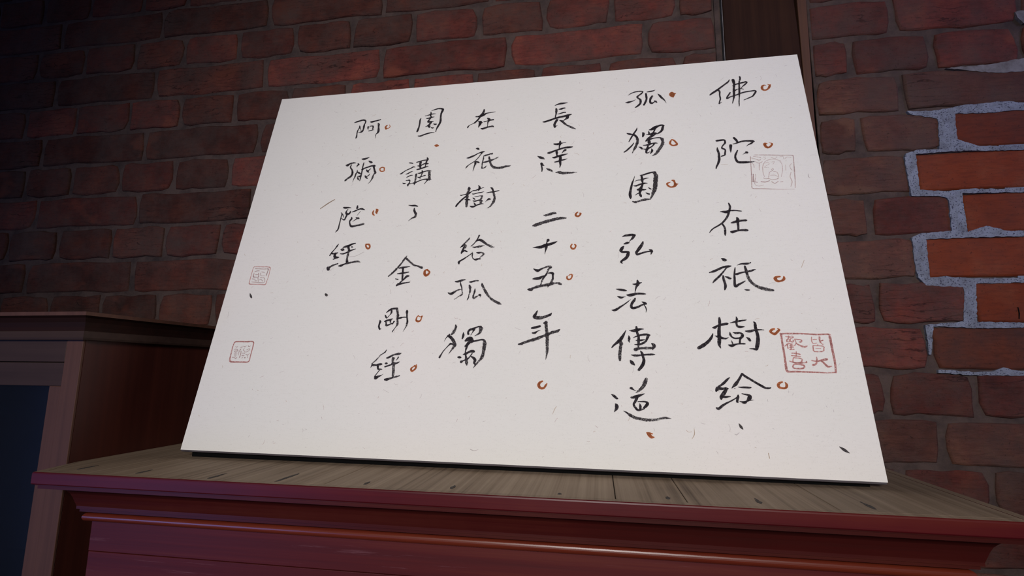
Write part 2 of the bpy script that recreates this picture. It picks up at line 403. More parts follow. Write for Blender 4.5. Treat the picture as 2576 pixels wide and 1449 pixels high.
s3136,5724,34 3163,5707,51 3167,5673,14
s3234,5760,8 3270,5742,34 3297,5747,14
s3193,5682,7 3230,5664,27 3254,5670,10
s2977,5509,14 3021,5502,32 3092,5529,30 3181,5555,27 3272,5565,13
@O
s3322,5273,26 3353,5267,56 3390,5260,20
@C
s2891,4931,15 2926,4926,27 2962,4914,15
s2752,4708,12 2779,4714,29 2819,4750,17 2877,4787,19 2937,4814,22 2983,4842,24 3016,4829,7
s2861,4696,12 2897,4706,24 2943,4736,22 2984,4749,7
s2886,4630,14 2919,4648,22 2957,4666,20 2988,4667,12
s2884,4562,12 2917,4565,24 2948,4568,24 2957,4537,19 2944,4497,24 2930,4473,36 2934,4445,12
s2829,4519,10 2856,4503,31 2885,4509,12
s3025,4933,17 3073,4945,22 3125,4962,22 3205,4972,22
s3211,5016,20 3226,4986,37 3212,4956,34 3204,4910,29 3200,4869,19 3200,4833,19
s3102,4932,49 3100,4881,36 3106,4834,39 3118,4807,29
s3053,4858,12 3094,4855,29 3137,4873,24 3179,4896,24 3220,4893,36 3254,4891,6
s3054,4780,24 3094,4788,29 3146,4803,27 3197,4822,29 3241,4830,17 3260,4823,4
s3080,4702,12 3114,4700,26 3157,4717,29 3208,4734,19 3274,4743,24 3320,4732,10
s3147,4759,10 3161,4722,36 3154,4672,19 3138,4622,17 3132,4577,7
s3086,4625,12 3112,4613,26 3159,4631,19 3215,4648,21 3230,4649,6
s3054,4683,34 3050,4643,36
d3052,4648,36 3053,4587,33 3052,4526,29
s3052,4526,29 3047,4501,28 3045,4464,9
d3285,4730,43 3292,4668,48 3299,4607,47 3303,4556,47
s2954,4492,19 3006,4504,14 3050,4506,36 3092,4529,21 3155,4555,21 3220,4571,21 3278,4563,35 3336,4564,14
s3279,4558,28 3249,4514,17 3227,4476,12
@C
s3002,4065,9 3060,4052,29 3116,4049,35 3163,4034,21
s3111,4000,18 3118,3951,37 3149,3889,41
d3152,3900,41 3145,3834,40 3093,3806,23 3034,3755,6
@C
s3103,3106,17 3078,3061,27
d3081,3072,31 3026,2973,31 2964,2885,35 2910,2820,35 2845,2755,20
s3087,3072,33 3110,3055,38
d3104,3060,38 3171,3003,33 3242,2945,33 3319,2921,27 3386,2892,43
s3005,2895,24 3068,2905,33 3183,2919,11
s3070,2888,35 3077,2805,32 3084,2717,32 3089,2685,32
s2988,2796,15 3061,2803,32 3175,2822,16
s2969,2709,13 3013,2697,21
s3184,2754,27 3153,2749,41 3108,2695,24 3053,2642,24
s3003,2589,23 3031,2615,43 3107,2630,27 3215,2648,15
@O
s3484,2862,16 3445,2841,37 3441,2792,45 3471,2753,37 3509,2785,37 3521,2817,27 3480,2851,27
@C
s2819,2019,11 2829,1991,39 2821,1955,27 2819,1920,30 2832,1884,28 2839,1863,11
s2848,1874,21 2863,1881,7
s2909,2142,13 2937,2169,27 2976,2198,27 3011,2205,31 3046,2208,32 3075,2208,27
d3068,2208,40 3081,2168,36 3095,2125,39 3104,2082,43
s3101,2082,32 3103,2046,39 3103,2022,28
d3105,2018,28 3113,1979,32 3112,1937,32 3092,1905,14 3064,1856,14
s3067,1860,11 3055,1842,18 3048,1825,9
s2978,2187,29 2989,2162,31 2987,2129,29 2972,2108,11 2951,2079,13 2934,2054,11
s2890,2103,11 2904,2083,27 2919,2054,21 2934,2054,7
s2897,1994,14 2923,2008,27 2968,2018,32 3009,2033,21 3030,2041,7
s2921,1997,27 2930,1965,21 2935,1934,32 2963,1937,28 3000,1951,21
s2994,2015,32 2995,1983,21
s2997,1969,21 3034,1958,21 3045,1979,18 3053,2000,18 3067,1986,7
s3113,2046,25 3148,2053,32 3192,2064,21 3242,2063,18
s3237,2174,21 3240,2153,43 3245,2117,28 3251,2074,25 3260,2035,25 3269,1996,32 3269,1968,28
d3266,1968,32 3264,1933,26 3249,1891,14 3230,1853,10 3222,1835,3
@O
s3432,2091,14 3411,2063,21 3405,2027,26 3415,2003,32 3444,1996,32 3471,2006,24 3484,2041,21 3489,2080,21
s3433,2084,16 3463,2069,14 3496,2080,18
@C
s3000,1546,11 2990,1517,19 2951,1487,15 2923,1470,17
d2927,1474,19 2891,1427,17 2858,1385,19 2829,1356,17 2807,1330,21
s2807,1330,17 2823,1314,36 2875,1314,25 2916,1323,34 2950,1328,34 2968,1328,11
s2810,1314,25 2796,1276,8
s2906,1306,38 2907,1278,30 2919,1253,25 2954,1251,23 2982,1252,6
s2943,1241,15 2915,1199,13 2891,1162,15 2881,1146,21
s2885,1150,17 2898,1121,50 2925,1138,38 2966,1155,19 3009,1180,4
s3017,1424,11 3039,1425,28 3079,1446,32 3119,1467,26
d3114,1467,26 3160,1480,30 3202,1485,32
s3197,1489,38 3219,1489,30 3247,1500,6
s3114,1429,17 3135,1417,38
d3126,1417,42 3128,1375,38 3144,1326,42
s3120,1342,25 3147,1338,46 3185,1343,27 3213,1356,21 3234,1368,8
d3150,1318,42 3153,1268,46 3161,1219,50 3163,1179,42 3159,1146,25
s3205,1437,23 3196,1414,15 3174,1384,6
s3013,1341,17 3030,1341,36 3047,1341,17
s3019,1291,25 3058,1304,25 3119,1326,21
s3043,1100,25 3068,1100,41 3113,1113,31 3161,1130,25
d3157,1130,27 3210,1143,25 3263,1160,17
@O
s3500,1334,6 3500,1306,31 3496,1273,29 3474,1248,25 3447,1231,31 3427,1252,31 3432,1276,25 3459,1297,17 3483,1309,25 3465,1317,8
@C
s1677,5921,13 1719,5936,31 1777,5953,36 1836,5968,34 1884,5957,31 1901,5924,27 1897,5884,23
s1887,5876,21 1885,5823,37 1886,5774,31 1882,5730,33 1861,5696,41 1825,5686,19 1794,5691,8
s1832,5752,8 1845,5724,21
s1796,5837,17 1805,5798,33 1788,5764,17 1777,5721,25 1774,5673,23 1778,5620,25 1777,5576,29 1770,5551,12
s1809,5798,17 1832,5756,12
s1999,5911,19 2026,5908,39 2081,5921,33 2136,5932,27 2190,5947,21 2192,5960,8
s1968,5802,25 1974,5766,29 1982,5735,8
s1976,5801,25 1998,5782,8
s2005,5810,19 2034,5814,21 2066,5807,29 2073,5775,29 2070,5740,21
s1999,5702,21 2034,5708,18 2070,5718,21 2101,5720,6
s2157,5863,21 2174,5837,45 2179,5784,33 2188,5730,39 2193,5677,45 2184,5643,33 2164,5627,18 2153,5589,14 2155,5524,6
@O
s2349,5804,20 2323,5780,33 2321,5745,35 2337,5713,24
s2333,5735,29 2371,5732,16 2399,5747,16 2405,5777,14 2381,5815,8
@C
s1688,4965,14 1721,4960,50 1758,4986,34 1806,5002,32 1844,5004,27 1883,4996,5
s1800,4969,18 1786,4927,27 1797,4893,27 1825,4859,29 1843,4815,38 1849,4773,40 1837,4727,40 1806,4692,40
d1805,4697,40 1765,4662,35 1738,4631,35
s1918,4982,18 1937,4960,36 1911,4938,22 1914,4909,13
s1930,4847,9 1935,4809,22 1920,4754,22 1909,4699,22
s1935,4805,18 1969,4784,35 2011,4758,22
s1913,4769,18 1912,4704,27 1899,4663,15 1887,4590,5
s2030,5000,11 2027,4958,25 2024,4892,22 2026,4813,24 2025,4748,27 2023,4688,26 2017,4610,13
s1958,4706,13 1974,4663,33 1997,4625,11
s1970,4709,18 2007,4707,40 2012,4725,18
s1970,5081,11 2013,5073,43 2062,5084,36 2117,5106,9
s2114,5028,11 2147,5007,40 2174,4990,42 2195,4994,11
s2023,4850,40 2069,4875,29 2128,4895,29 2187,4914,33 2241,4915,38 2260,4905,22
s2231,4902,40 2253,4844,31 2269,4797,35 2292,4763,35 2271,4741,26
d2276,4759,31 2253,4701,26 2251,4664,33 2234,4615,22 2213,4571,15 2181,4541,5
s2184,4858,13 2153,4823,22 2133,4796,27
s2107,4835,22 2131,4806,35 2165,4776,13
s2186,4751,7 2168,4715,20 2134,4695,18
s2101,4715,18 2120,4682,35 2154,4652,20
@O
s2402,4872,22 2363,4856,22 2363,4819,26 2386,4789,22 2423,4787,20 2447,4795,22 2441,4832,22 2436,4860,22 2402,4872,20
@C
s1819,4074,29 1857,4067,40 1911,4069,27 1958,4062,11
s1908,4040,11 1882,3982,29 1898,3947,43 1936,3941,38 1961,3974,28 1957,3998,19
s1910,3932,33 1894,3874,28 1876,3827,24 1824,3858,11
s1793,3972,14 1827,3936,19 1857,3876,9
s1809,3937,19 1807,3830,19 1803,3734,22 1798,3648,26 1759,3592,11
s2071,4096,24 2074,4052,43
s1993,3977,14 2052,3999,26 2119,4030,26 2164,4032,36 2218,4010,14
s2145,3985,9 2097,3904,6
s2003,3874,17 2009,3840,36 1985,3803,26 1996,3745,26 2036,3695,39 2115,3706,35
d2106,3707,37 2185,3718,39 2244,3734,37
s2087,3861,19 2125,3850,37 2148,3844,14
s2100,3836,19 2037,3791,6
@O
s2384,3983,23 2376,3949,28 2387,3915,28 2412,3895,20
s2424,4015,14 2449,3994,47 2442,3956,47 2452,3922,17
@C
s1864,3363,13 1848,3331,26 1815,3272,16 1774,3209,23 1750,3155,23
s1769,3191,27 1832,3189,32 1883,3201,18
s1841,3189,41 1839,3134,45 1873,3115,45 1921,3118,18
s1827,3085,22 1867,3102,22
s1776,2902,53 1762,2929,53
d1786,2937,40 1841,2972,31 1923,3001,22
s1961,3300,23 2002,3312,41 2061,3329,41 2109,3355,32 2168,3370,18
s2045,3320,45 2069,3264,41 2080,3228,45
s1933,3259,27 1960,3259,50 1988,3249,14
s2114,3304,27 2128,3299,18
s1931,3182,13 1984,3180,27 2041,3201,27 2097,3232,31 2187,3265,13
d2075,3209,36 2071,3137,36 2070,3074,31
s2070,3074,36 2087,3010,49
s1948,2960,18 1987,2964,44 2039,2989,25 2096,3006,40
d2096,3006,35 2180,3021,31 2265,3033,35 2315,3018,11
@O
s2355,3356,13 2363,3310,31 2387,3273,29 2419,3263,36 2435,3299,31 2410,3341,31 2370,3342,25
@S
t8524,4690,11 8656,4680,15 8796,4667,16 8935,4654,13 9063,4644,15 9076,4619,14 9069,4523,12 9059,4404,16 9049,4286,15 9038,4170,13 9023,4067,10
t8469,4663,12 8461,4535,12 8449,4354,15 8433,4177,14 8428,4107,15 8448,4083,14 8580,4072,14 8716,4059,12 8851,4048,8 9013,4042,6
t8512,4666,9 8567,4650,10 8613,4634,12
t8475,4638,8 8535,4615,9 8583,4587,11 8608,4598,9
t8529,4567,7 8577,4533,10 8632,4559,7
t8581,4533,9 8573,4466,10 8566,4407,8
t8474,4540,6 8499,4514,10 8499,4459,10
t9033,4495,7 9007,4461,8 9007,4413,8 9025,4377,8
t8947,4477,6 8939,4382,7
t8625,4284,9 8616,4356,9 8624,4463,10 8658,4545,9 8719,4584,9 8786,4591,7 8858,4568,7 8896,4505,7 8898,4421,8 8882,4338,8 8859,4269,7
t8756,4430,11 8767,4411,10 8750,4389,10 8739,4413,8
t8754,4382,9 8709,4361,9 8685,4280,9 8671,4245,8
t8766,4370,8 8810,4355,8 8824,4283,8 8804,4237,8
t8711,4302,6 8776,4304,7 8809,4272,6
t8685,4244,10 8738,4224,10 8813,4237,10
t8605,4267,9 8630,4248,9 8676,4245,8
t8568,4199,16 8623,4189,18 8690,4209,11
t8715,4190,11 8757,4158,12 8807,4190,10
t8837,4177,11 8869,4180,12
t8474,4341,16 8458,4211,21
t8506,4339,9 8503,4291,9 8476,4198,13
t8448,4206,16 8516,4190,12
t8477,4192,9 8479,4151,9 8527,4122,8 8593,4139,7
t9006,4342,9 8981,4261,9 8996,4173,11 8966,4088,8
t8646,4522,6 8705,4542,7 8719,4505,7 8678,4483,6 8646,4449,7 8702,4446,7
t8760,4538,6 8799,4548,6 8774,4501,6
t8652,4644,7 8686,4617,7 8655,4594,7
t8763,4629,7 8815,4601,7 8848,4636,6
t8884,4627,6 8932,4636,6 8935,4587,6
t8954,4591,8 8990,4619,7 9044,4603,6
@S
r8509,1805,23 8624,1808,23 8798,1805,21 8948,1796,23 9098,1798,23 9105,1767,32 9106,1670,32 9107,1551,29 9108,1410,29 9097,1294,24
r8520,1800,28 8518,1707,25 8520,1595,28 8521,1475,27 8521,1319,34 8543,1296,25 8637,1297,24 8763,1294,22 8888,1291,18 8992,1286,13 9093,1294,17
r8570,1766,9 8617,1761,16 8665,1761,12
r8607,1780,9 8604,1746,14 8586,1726,14
r8582,1726,16 8578,1697,16 8608,1697,14 8609,1731,12
r8650,1776,12 8660,1751,12 8627,1736,12 8626,1697,14 8656,1697,16 8655,1722,12
r8543,1634,11 8587,1668,18 8638,1663,16
r8576,1653,16 8578,1605,16
r8600,1639,14 8643,1639,16
r8597,1614,14 8645,1620,16
r8597,1590,16 8650,1593,14
r8620,1658,14 8615,1595,16
r8674,1732,12 8717,1727,14 8759,1717,16 8746,1693,21 8729,1693,14
r8677,1722,12 8687,1673,16 8661,1644,11
r8687,1673,14 8731,1644,21 8779,1625,27 8814,1640,14
r8612,1542,14 8663,1538,18 8713,1526,16
r8671,1562,11 8662,1500,14
r8607,1509,14 8667,1502,16 8717,1496,11
r8625,1480,14 8617,1423,13 8706,1420,18 8721,1467,18 8629,1480,11
r8571,1435,11 8604,1423,18 8669,1405,18 8735,1415,16 8774,1420,20 8772,1435,11
r8616,1390,18 8601,1348,20 8659,1337,20 8728,1345,22 8738,1378,22 8689,1391,18 8625,1395,16
r8886,1761,11 8878,1708,14 8890,1674,11 8933,1679,9
r8898,1727,11 8941,1728,14
r8981,1762,23 8976,1703,18 9003,1660,11
r8976,1703,14 9003,1713,14 9016,1718,16
r8946,1665,11 8940,1641,9
r8884,1640,14 8882,1597,16 8890,1566,16 8992,1569,16 9006,1603,14 9007,1636,14 8885,1645,11
r8909,1607,7 8973,1607,9
r8904,1492,11 8901,1450,20 8885,1403,22 8845,1386,27
r8837,1445,13 8895,1436,20 8956,1448,27 9021,1465,33
r8954,1441,22 8989,1399,29 9018,1367,29 9065,1375,9
@S
r395,2979,11 468,2979,13 577,2975,13 649,2973,14 704,2957,16 712,2886,12 714,2809,11 707,2728,11 692,2652,16 591,2656,11 484,2659,11 392,2668,16 386,2727,12 384,2798,11 385,2886,11 386,2947,11 395,2979,11
t426,2946,14 514,2940,14 588,2935,13 674,2933,21 674,2880,18 668,2810,18
t434,2892,14 488,2905,16 521,2901,11
t427,2864,14 439,2793,21 527,2788,11
t457,2835,11 507,2834,12
t514,2862,18 533,2791,16
t566,2882,14 623,2870,14
t554,2861,14 574,2812,12 642,2810,11
t569,2776,14 647,2768,14 669,2712,11
t420,2758,12 480,2750,14
t429,2702,11 510,2694,11 655,2684,12 667,2719,11
t481,2722,12 524,2721,12
t523,2777,14 549,2707,14
t563,2735,12 584,2748,14 629,2712,11
@S
r412,1644,17 430,1663,23 507,1666,23 625,1665,24 742,1664,22 760,1599,19 760,1528,17 758,1439,17 750,1344,18 641,1336,24 526,1335,24 436,1341,28 411,1383,22 408,1472,19 404,1579,19 412,1644,15
t452,1587,9 480,1572,11 490,1590,9
t448,1536,13 473,1544,13 508,1530,13 514,1508,11 480,1494,11 455,1511,11 510,1522,9
t454,1475,11 512,1476,11
t466,1447,11 513,1447,13
t482,1458,11 495,1415,13
t447,1408,15 481,1408,11 511,1387,13 527,1412,13
t542,1573,13 570,1569,13 568,1591,11
t558,1544,22 540,1501,11 541,1444,11
t572,1509,15 580,1455,15 574,1409,18
t595,1591,13 622,1580,13 640,1598,9
t618,1552,11 605,1530,11 644,1502,11 648,1473,9
t601,1477,13 643,1477,13
t608,1438,17 646,1442,15
t616,1399,11 637,1417,9
t667,1406,20 674,1405,18
t671,1599,11 694,1584,13 717,1599,7
t667,1531,11 700,1549,15 721,1531,11 669,1495,13
t672,1459,13 709,1449,15 729,1474,9
t706,1446,11 714,1403,11
@F
f7866,619,10 7886,580,34 7906,552,10
f8981,382,9 9028,347,36 9078,313,9
f456,2489,14 483,2446,36 505,2417,22
h1381,4074,16 1503,4173,23 1615,4248,16
f1818,2463,35 1843,2442,41
g2098,3123,7 2215,3134,7 2343,3203,7
h7285,414,5 7319,474,10 7319,542,5
h7221,519,5 7248,496,5 7287,502,5
h8168,276,9 8174,216,9
g4414,177,8 4465,159,8 4524,176,5
g7801,490,5 7823,481,10 7859,511,5
h8913,2766,6 8950,2844,7 8966,2880,6
g9235,4299,6 9232,4243,12 9251,4227,6
h5511,671,5 5536,735,8 5562,778,5"""
ROWS = """-6:-16000,-13772,-11322,-8872,-6422,-3972,-1522,928,2153
-6:3725,5195,7645,9500
-5:-16000,-15347,-14097,-12847,-11597,-10347,-9097,-7847,-6597,-5347,-4097,-2847,-1597,-347,903,2153
-5:3725,4475,5725,6975,8225,9475,9500
-4:-16000,-13772,-11322,-8872,-6422,-3972,-1522,928,2153
-4:3725,4961,7411,9500
-3:-16000,-15347,-14097,-12847,-11597,-10347,-9097,-7847,-6597,-5347,-4097,-2847,-1597,-347,903,2153
-3:3725,4411,5608,6858,8108,9358,9500
-2:-16000,-13772,-11322,-8872,-6422,-3972,-1522,928,2153
-2:3725,5031,7481,9500
-1:-16000,-15347,-14097,-12847,-11597,-10347,-9097,-7847,-6597,-5347,-4097,-2847,-1597,-347,903,2153
-1:3725,4358,5549,6799,8049,9299,9500
0:-16000,-13781,-11331,-8897,-6390,-4079,-1870,239,2153
0:3725,5011,7461,9500
1:-16000,-14927,-13677,-12427,-11177,-9922,-8598,-7362,-6125,-4905,-3657,-2462,-1315,-147,972,2153
1:3725,4339,5621,6871,8121,9371,9500
2:-16000,-14322,-11872,-9291,-6869,-4395,-2113,133,2153
2:3725,5014,7464,9500
3:-16000,-14946,-13696,-12446,-11201,-9857,-8613,-7353,-6126,-4922,-3647,-2425,-1253,-60,1084,2153
3:3725,4364,5617,6867,8117,9367,9500
4:-16000,-14312,-11862,-9343,-6725,-4318,-1993,227,2153
4:3725,5032,7482,9500
5:-16000,-14773,-13523,-12273,-11084,-9878,-8583,-7311,-6079,-4852,-3633,-2385,-1188,31,1200,2153
5:3725,4330,5615,6865,8115,9365,9500
6:-16000,-14416,-11966,-9389,-6712,-4317,-1943,465,2153
6:3725,5020,7470,9500
7:-16000,-15029,-13779,-12529,-11200,-9851,-8601,-7342,-6086,-4843,-3519,-2233,-1016,211,1530,2153
7:3725,4318,5552,6819,8069,9319,9500
8:-16000,-14312,-11862,-9311,-6711,-4153,-1580,958,2153
8:3725,5018,6902,9352,9500
9:-16000,-14970,-13720,-12470,-11196,-9895,-8681,-7378,-6070,-4813,-3521,-2176,-904,353,1537,2153
9:3725,5055,6200,7450,8700,9500
10:-16000,-14378,-11928,-9312,-6723,-4175,-1912,86,2153
10:3725,4491,5798,8248,9500
11:-16000,-15042,-13792,-12542,-11267,-9872,-8747,-7523,-6214,-4954,-3741,-2572,-1445,2153
11:3725,5377,6627,7877,9127,9500
12:-16000,-15907,-13457,-11791,-8873,-7404,-4820,-2425,-198,2153
12:3725,4676,6071,8521,9500
13:-16000,-15864,-14614,-13364,-10404,-7669,-5133,2153
13:3725,5249,6499,7749,8999,9500
14:-16000,-13772,-11322,-8872,-6422,-3972,-1522,928,2153
14:3725,5195,7645,9500"""
PATCH = """5063,4242 5420,4215 5670,4244 5862,4277 6168,4287 6350,4306 6586,4287 6964,4209 6953,4123 6451,4135 6266,4122 5750,4141 5740,4046 5736,3706 5837,3652 6002,3581 6872,3505 6865,3453 5714,3506 5115,3489 5118,3469 5111,2893 5484,2849 5859,2876 6781,2811 6777,2779 5702,2805 5699,2780 5707,2173 5872,2238 5968,2266 6099,2229 6237,2180 6696,2164 6685,2083 5709,2091 5111,2078 5116,2065 5109,1469 5297,1485 5748,1445 6601,1440 6592,1374 5727,1359 5670,780 6511,752 6503,693 5727,678 5072,710 5025,413 5000,281 4967,281 4974,444 4965,729 5485,787 5498,811 5550,1269 5544,1312 5041,1346 4943,1473 4918,1720 4922,2039 4913,2111 5043,2177 5491,2200 5501,2697 5473,2744 5325,2778 4987,2794 4965,2974 4948,3439 4973,3512 5169,3567 5458,3549 5498,4030 5481,4079 5104,4184
5073,55 5593,25 5803,39 5939,99 6038,65 6415,22 6409,-24 5587,-22 5067,8
5707,4946 6109,4944 6395,4959 6624,4993 7073,5033 7040,4787 6431,4795 6043,4866
6802,5837 6889,5856 7173,5795 7145,5585 6899,5626 6828,5734"""

# ------------------------------------------------------------------ helpers
rnd = random.Random(11)


def mesh_obj(name, verts, faces, mats, parent=None, smooth=False, midx=None):
    """verts are in world space; the object's origin is its parent's origin (or the world origin)"""
    base = parent.matrix_world.translation if parent else Vector((0, 0, 0))
    g = parent
    base = Vector((0, 0, 0))
    while g is not None:
        base += g.location
        g = g.parent
    me = bpy.data.meshes.new(name)
    me.from_pydata([tuple(Vector(v) - base) for v in verts], [], faces)
    for mt in (mats if isinstance(mats, (list, tuple)) else [mats]):
        me.materials.append(mt)
    if midx:
        for p, i in zip(me.polygons, midx):
            p.material_index = i
    if smooth:
        for p in me.polygons:
            p.use_smooth = True
    me.update()
    o = bpy.data.objects.new(name, me)
    COL.objects.link(o)
    if parent:
        o.parent = parent
    return o


def empty(name, loc, label, cat, group=None):
    o = bpy.data.objects.new(name, None)
    o.empty_display_size = 0.05
    o.location = loc
    COL.objects.link(o)
    o['label'] = label
    o['category'] = cat
    if group:
        o['group'] = group
    return o


BF = [(0, 3, 2, 1), (4, 5, 6, 7), (0, 1, 5, 4), (1, 2, 6, 5), (2, 3, 7, 6), (3, 0, 4, 7)]


def box_v(x0, x1, y0, y1, z0, z1):
    return [(x0, y0, z0), (x1, y0, z0), (x1, y1, z0), (x0, y1, z0), (x0, y0, z1), (x1, y0, z1), (x1, y1, z1), (x0, y1, z1)]


def box(name, x0, x1, y0, y1, z0, z1, mat, parent=None, bev=0.0):
    z0 += CAMZ
    z1 += CAMZ
    o = mesh_obj(name, box_v(x0, x1, y0, y1, z0, z1), BF, mat, parent)
    if bev:
        b = o.modifiers.new('bevel', 'BEVEL')
        b.width = bev
        b.segments = 2
        b.limit_method = 'ANGLE'
    return o


class NT:
    def __init__(s, name):
        s.m = bpy.data.materials.new(name)
        s.m.use_nodes = True
        s.t = s.m.node_tree
        s.n = s.t.nodes
        s.p = s.n['Principled BSDF']
        s.out = s.n['Material Output']

    def node(s, t, **kw):
        n = s.n.new(t)
        for k, v in kw.items():
            setattr(n, k, v)
        return n

    def link(s, a, b):
        s.t.links.new(a, b)

    def coord(s, scale=(1, 1, 1), kind='Object'):
        tc = s.node('ShaderNodeTexCoord')
        mp = s.node('ShaderNodeMapping')
        mp.inputs['Scale'].default_value = scale
        if kind == 'World':
            ge = s.node('ShaderNodeNewGeometry')
            s.link(ge.outputs['Position'], mp.inputs['Vector'])
        else:
            s.link(tc.outputs[kind], mp.inputs['Vector'])
        return mp.outputs[0]

    def noise(s, vec, scale, detail=4, rough=0.6):
        n = s.node('ShaderNodeTexNoise')
        n.inputs['Scale'].default_value = scale
        n.inputs['Detail'].default_value = detail
        n.inputs['Roughness'].default_value = rough
        s.link(vec, n.inputs['Vector'])
        return n.outputs['Fac']

    def ramp(s, fac, stops):
        r = s.node('ShaderNodeValToRGB')
        cr = r.color_ramp
        while len(cr.elements) < len(stops):
            cr.elements.new(0.5)
        for e, (p, c) in zip(cr.elements, stops):
            e.position = p
            e.color = (*c, 1) if len(c) == 3 else c
        s.link(fac, r.inputs[0])
        return r.outputs[0]

    def mix(s, fac, a, b, mode='MIX'):
        n = s.node('ShaderNodeMix', data_type='RGBA', blend_type=mode)
        for sock, v in ((n.inputs[0], fac), (n.inputs[6], a), (n.inputs[7], b)):
            if isinstance(v, (int, float)):
                sock.default_value = v
            elif isinstance(v, tuple):
                sock.default_value = (*v, 1)
            else:
                s.link(v, sock)
        return n.outputs[2]

    def math(s, op, a, b=0.0):
        n = s.node('ShaderNodeMath', operation=op)
        for sock, v in ((n.inputs[0], a), (n.inputs[1], b)):
            if isinstance(v, (int, float)):
                sock.default_value = v
            else:
                s.link(v, sock)
        return n.outputs[0]

    def bump(s, h, strength, dist=0.002):
        b = s.node('ShaderNodeBump')
        b.inputs['Strength'].default_value = strength
        b.inputs['Distance'].default_value = dist
        s.link(h, b.inputs['Height'])
        s.link(b.outputs[0], s.p.inputs['Normal'])

    def set(s, color=None, rough=None, spec=None):
        if color is not None:
            if isinstance(color, tuple):
                s.p.inputs['Base Color'].default_value = (*color, 1)
            else:
                s.link(color, s.p.inputs['Base Color'])
        if rough is not None:
            s.p.inputs['Roughness'].default_value = rough
        if spec is not None:
            s.p.inputs['Specular IOR Level'].default_value = spec


def brick_mat(name, a, b, c, rough=0.85, bumpk=0.7, scuff=0.8, dust=0.8, crack=0.9):
    t = NT(name)
    v = t.coord(kind='World')
    oi = t.node('ShaderNodeObjectInfo')
    n1 = t.noise(v, 16, 5, 0.65)
    col = t.ramp(n1, [(0.30, a), (0.52, b), (0.72, c)])
    dark = t.math('MULTIPLY_ADD', oi.outputs['Random'], 0.75)
    t.n[-1].inputs[2].default_value = 0.62
    col = t.mix(1.0, col, dark, 'MULTIPLY')
    streak = t.noise(t.coord((14, 14, 70), 'World'), 3, 5, 0.7)
    st = t.ramp(streak, [(0.35, (0.45, 0.42, 0.42)), (0.55, (1, 1, 1))])
    col = t.mix(0.55, col, st, 'MULTIPLY')
    sc1 = t.ramp(t.noise(t.coord((9, 9, 15), 'World'), 1.0, 3, 0.5), [(0.60, (0, 0, 0)), (0.67, (1, 1, 1))])
    col = t.mix(t.math('MULTIPLY', sc1, scuff), col, c)          # patches where the dark skin of the brick is rubbed off
    du = t.ramp(t.noise(v, 9, 6, 0.75), [(0.40, (0, 0, 0)), (0.70, (1, 1, 1))])
    col = t.mix(t.math('MULTIPLY', du, dust), col, (0.062, 0.042, 0.036))
    pits = t.noise(v, 300, 3, 0.6)
    pc = t.ramp(pits, [(0.30, (0.25, 0.2, 0.2)), (0.38, (1, 1, 1))])
    col = t.mix(0.6, col, pc, 'MULTIPLY')
    wv = t.node('ShaderNodeTexWave', wave_type='BANDS', bands_direction='Z')
    wv.inputs['Scale'].default_value = 6
    wv.inputs['Distortion'].default_value = 14
    wv.inputs['Detail'].default_value = 5
    wv.inputs['Detail Scale'].default_value = 1.6
    t.link(t.coord((1.3, 1.3, 5), 'World'), wv.inputs['Vector'])
    ck = t.ramp(wv.outputs['Fac'], [(0.0, (0.30, 0.25, 0.25)), (0.035, (1, 1, 1))])
    ckm = t.ramp(t.noise(v, 7, 2, 0.5), [(0.50, (0, 0, 0)), (0.60, (1, 1, 1))])
    col = t.mix(t.math('MULTIPLY', ckm, crack), col, ck, 'MULTIPLY')
    t.set(col, rough, 0.25)
    h = t.math('ADD', t.math('MULTIPLY', t.noise(v, 90, 6, 0.7), 0.7), t.math('MULTIPLY', streak, 0.9))
    t.bump(h, bumpk, 0.004)
    return t.m


def wood_mat(name, stops, axis, rough=0.4, grain=60, spec=0.5, coat=0.0, bumpk=0.15, rnd_amt=0.0):
    t = NT(name)
    sc = {'x': (1.2, grain, grain), 'y': (grain, 1.2, grain), 'z': (grain, grain, 1.2)}[axis]
    v = t.coord(sc, 'World')
    n1 = t.noise(v, 1.0, 6, 0.65)
    n2 = t.noise(t.coord((1, 1, 1), 'World'), 5, 4, 0.6)
    f = t.math('ADD', t.math('MULTIPLY', n1, 0.65), t.math('MULTIPLY', n2, 0.35))
    col = t.ramp(f, stops)
    if rnd_amt:
        oi = t.node('ShaderNodeObjectInfo')
        k = t.math('MULTIPLY_ADD', oi.outputs['Random'], rnd_amt)
        t.n[-1].inputs[2].default_value = 1 - rnd_amt * 0.5
        col = t.mix(1.0, col, k, 'MULTIPLY')
    t.set(col, rough, spec)
    t.p.inputs['Coat Weight'].default_value = coat
    t.p.inputs['Coat Roughness'].default_value = 0.25
    t.bump(n1, bumpk, 0.001)
    return t.m


M = {}
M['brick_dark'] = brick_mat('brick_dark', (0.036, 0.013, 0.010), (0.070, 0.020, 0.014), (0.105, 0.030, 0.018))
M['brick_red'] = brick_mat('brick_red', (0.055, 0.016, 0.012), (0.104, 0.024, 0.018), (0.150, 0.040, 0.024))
M['brick_mid'] = brick_mat('brick_mid', (0.060, 0.022, 0.016), (0.105, 0.026, 0.012), (0.130, 0.030, 0.010), 0.85, 0.3, 0.9, 0.3, 0.2)
M['brick_mauve'] = brick_mat('brick_mauve', (0.060, 0.022, 0.018), (0.096, 0.036, 0.026), (0.125, 0.056, 0.036))
M['brick_new'] = brick_mat('brick_new', (0.120, 0.020, 0.004), (0.150, 0.025, 0.005), (0.165, 0.040, 0.014), 0.8, 0.15, 0.5, 0.25, 0.0)

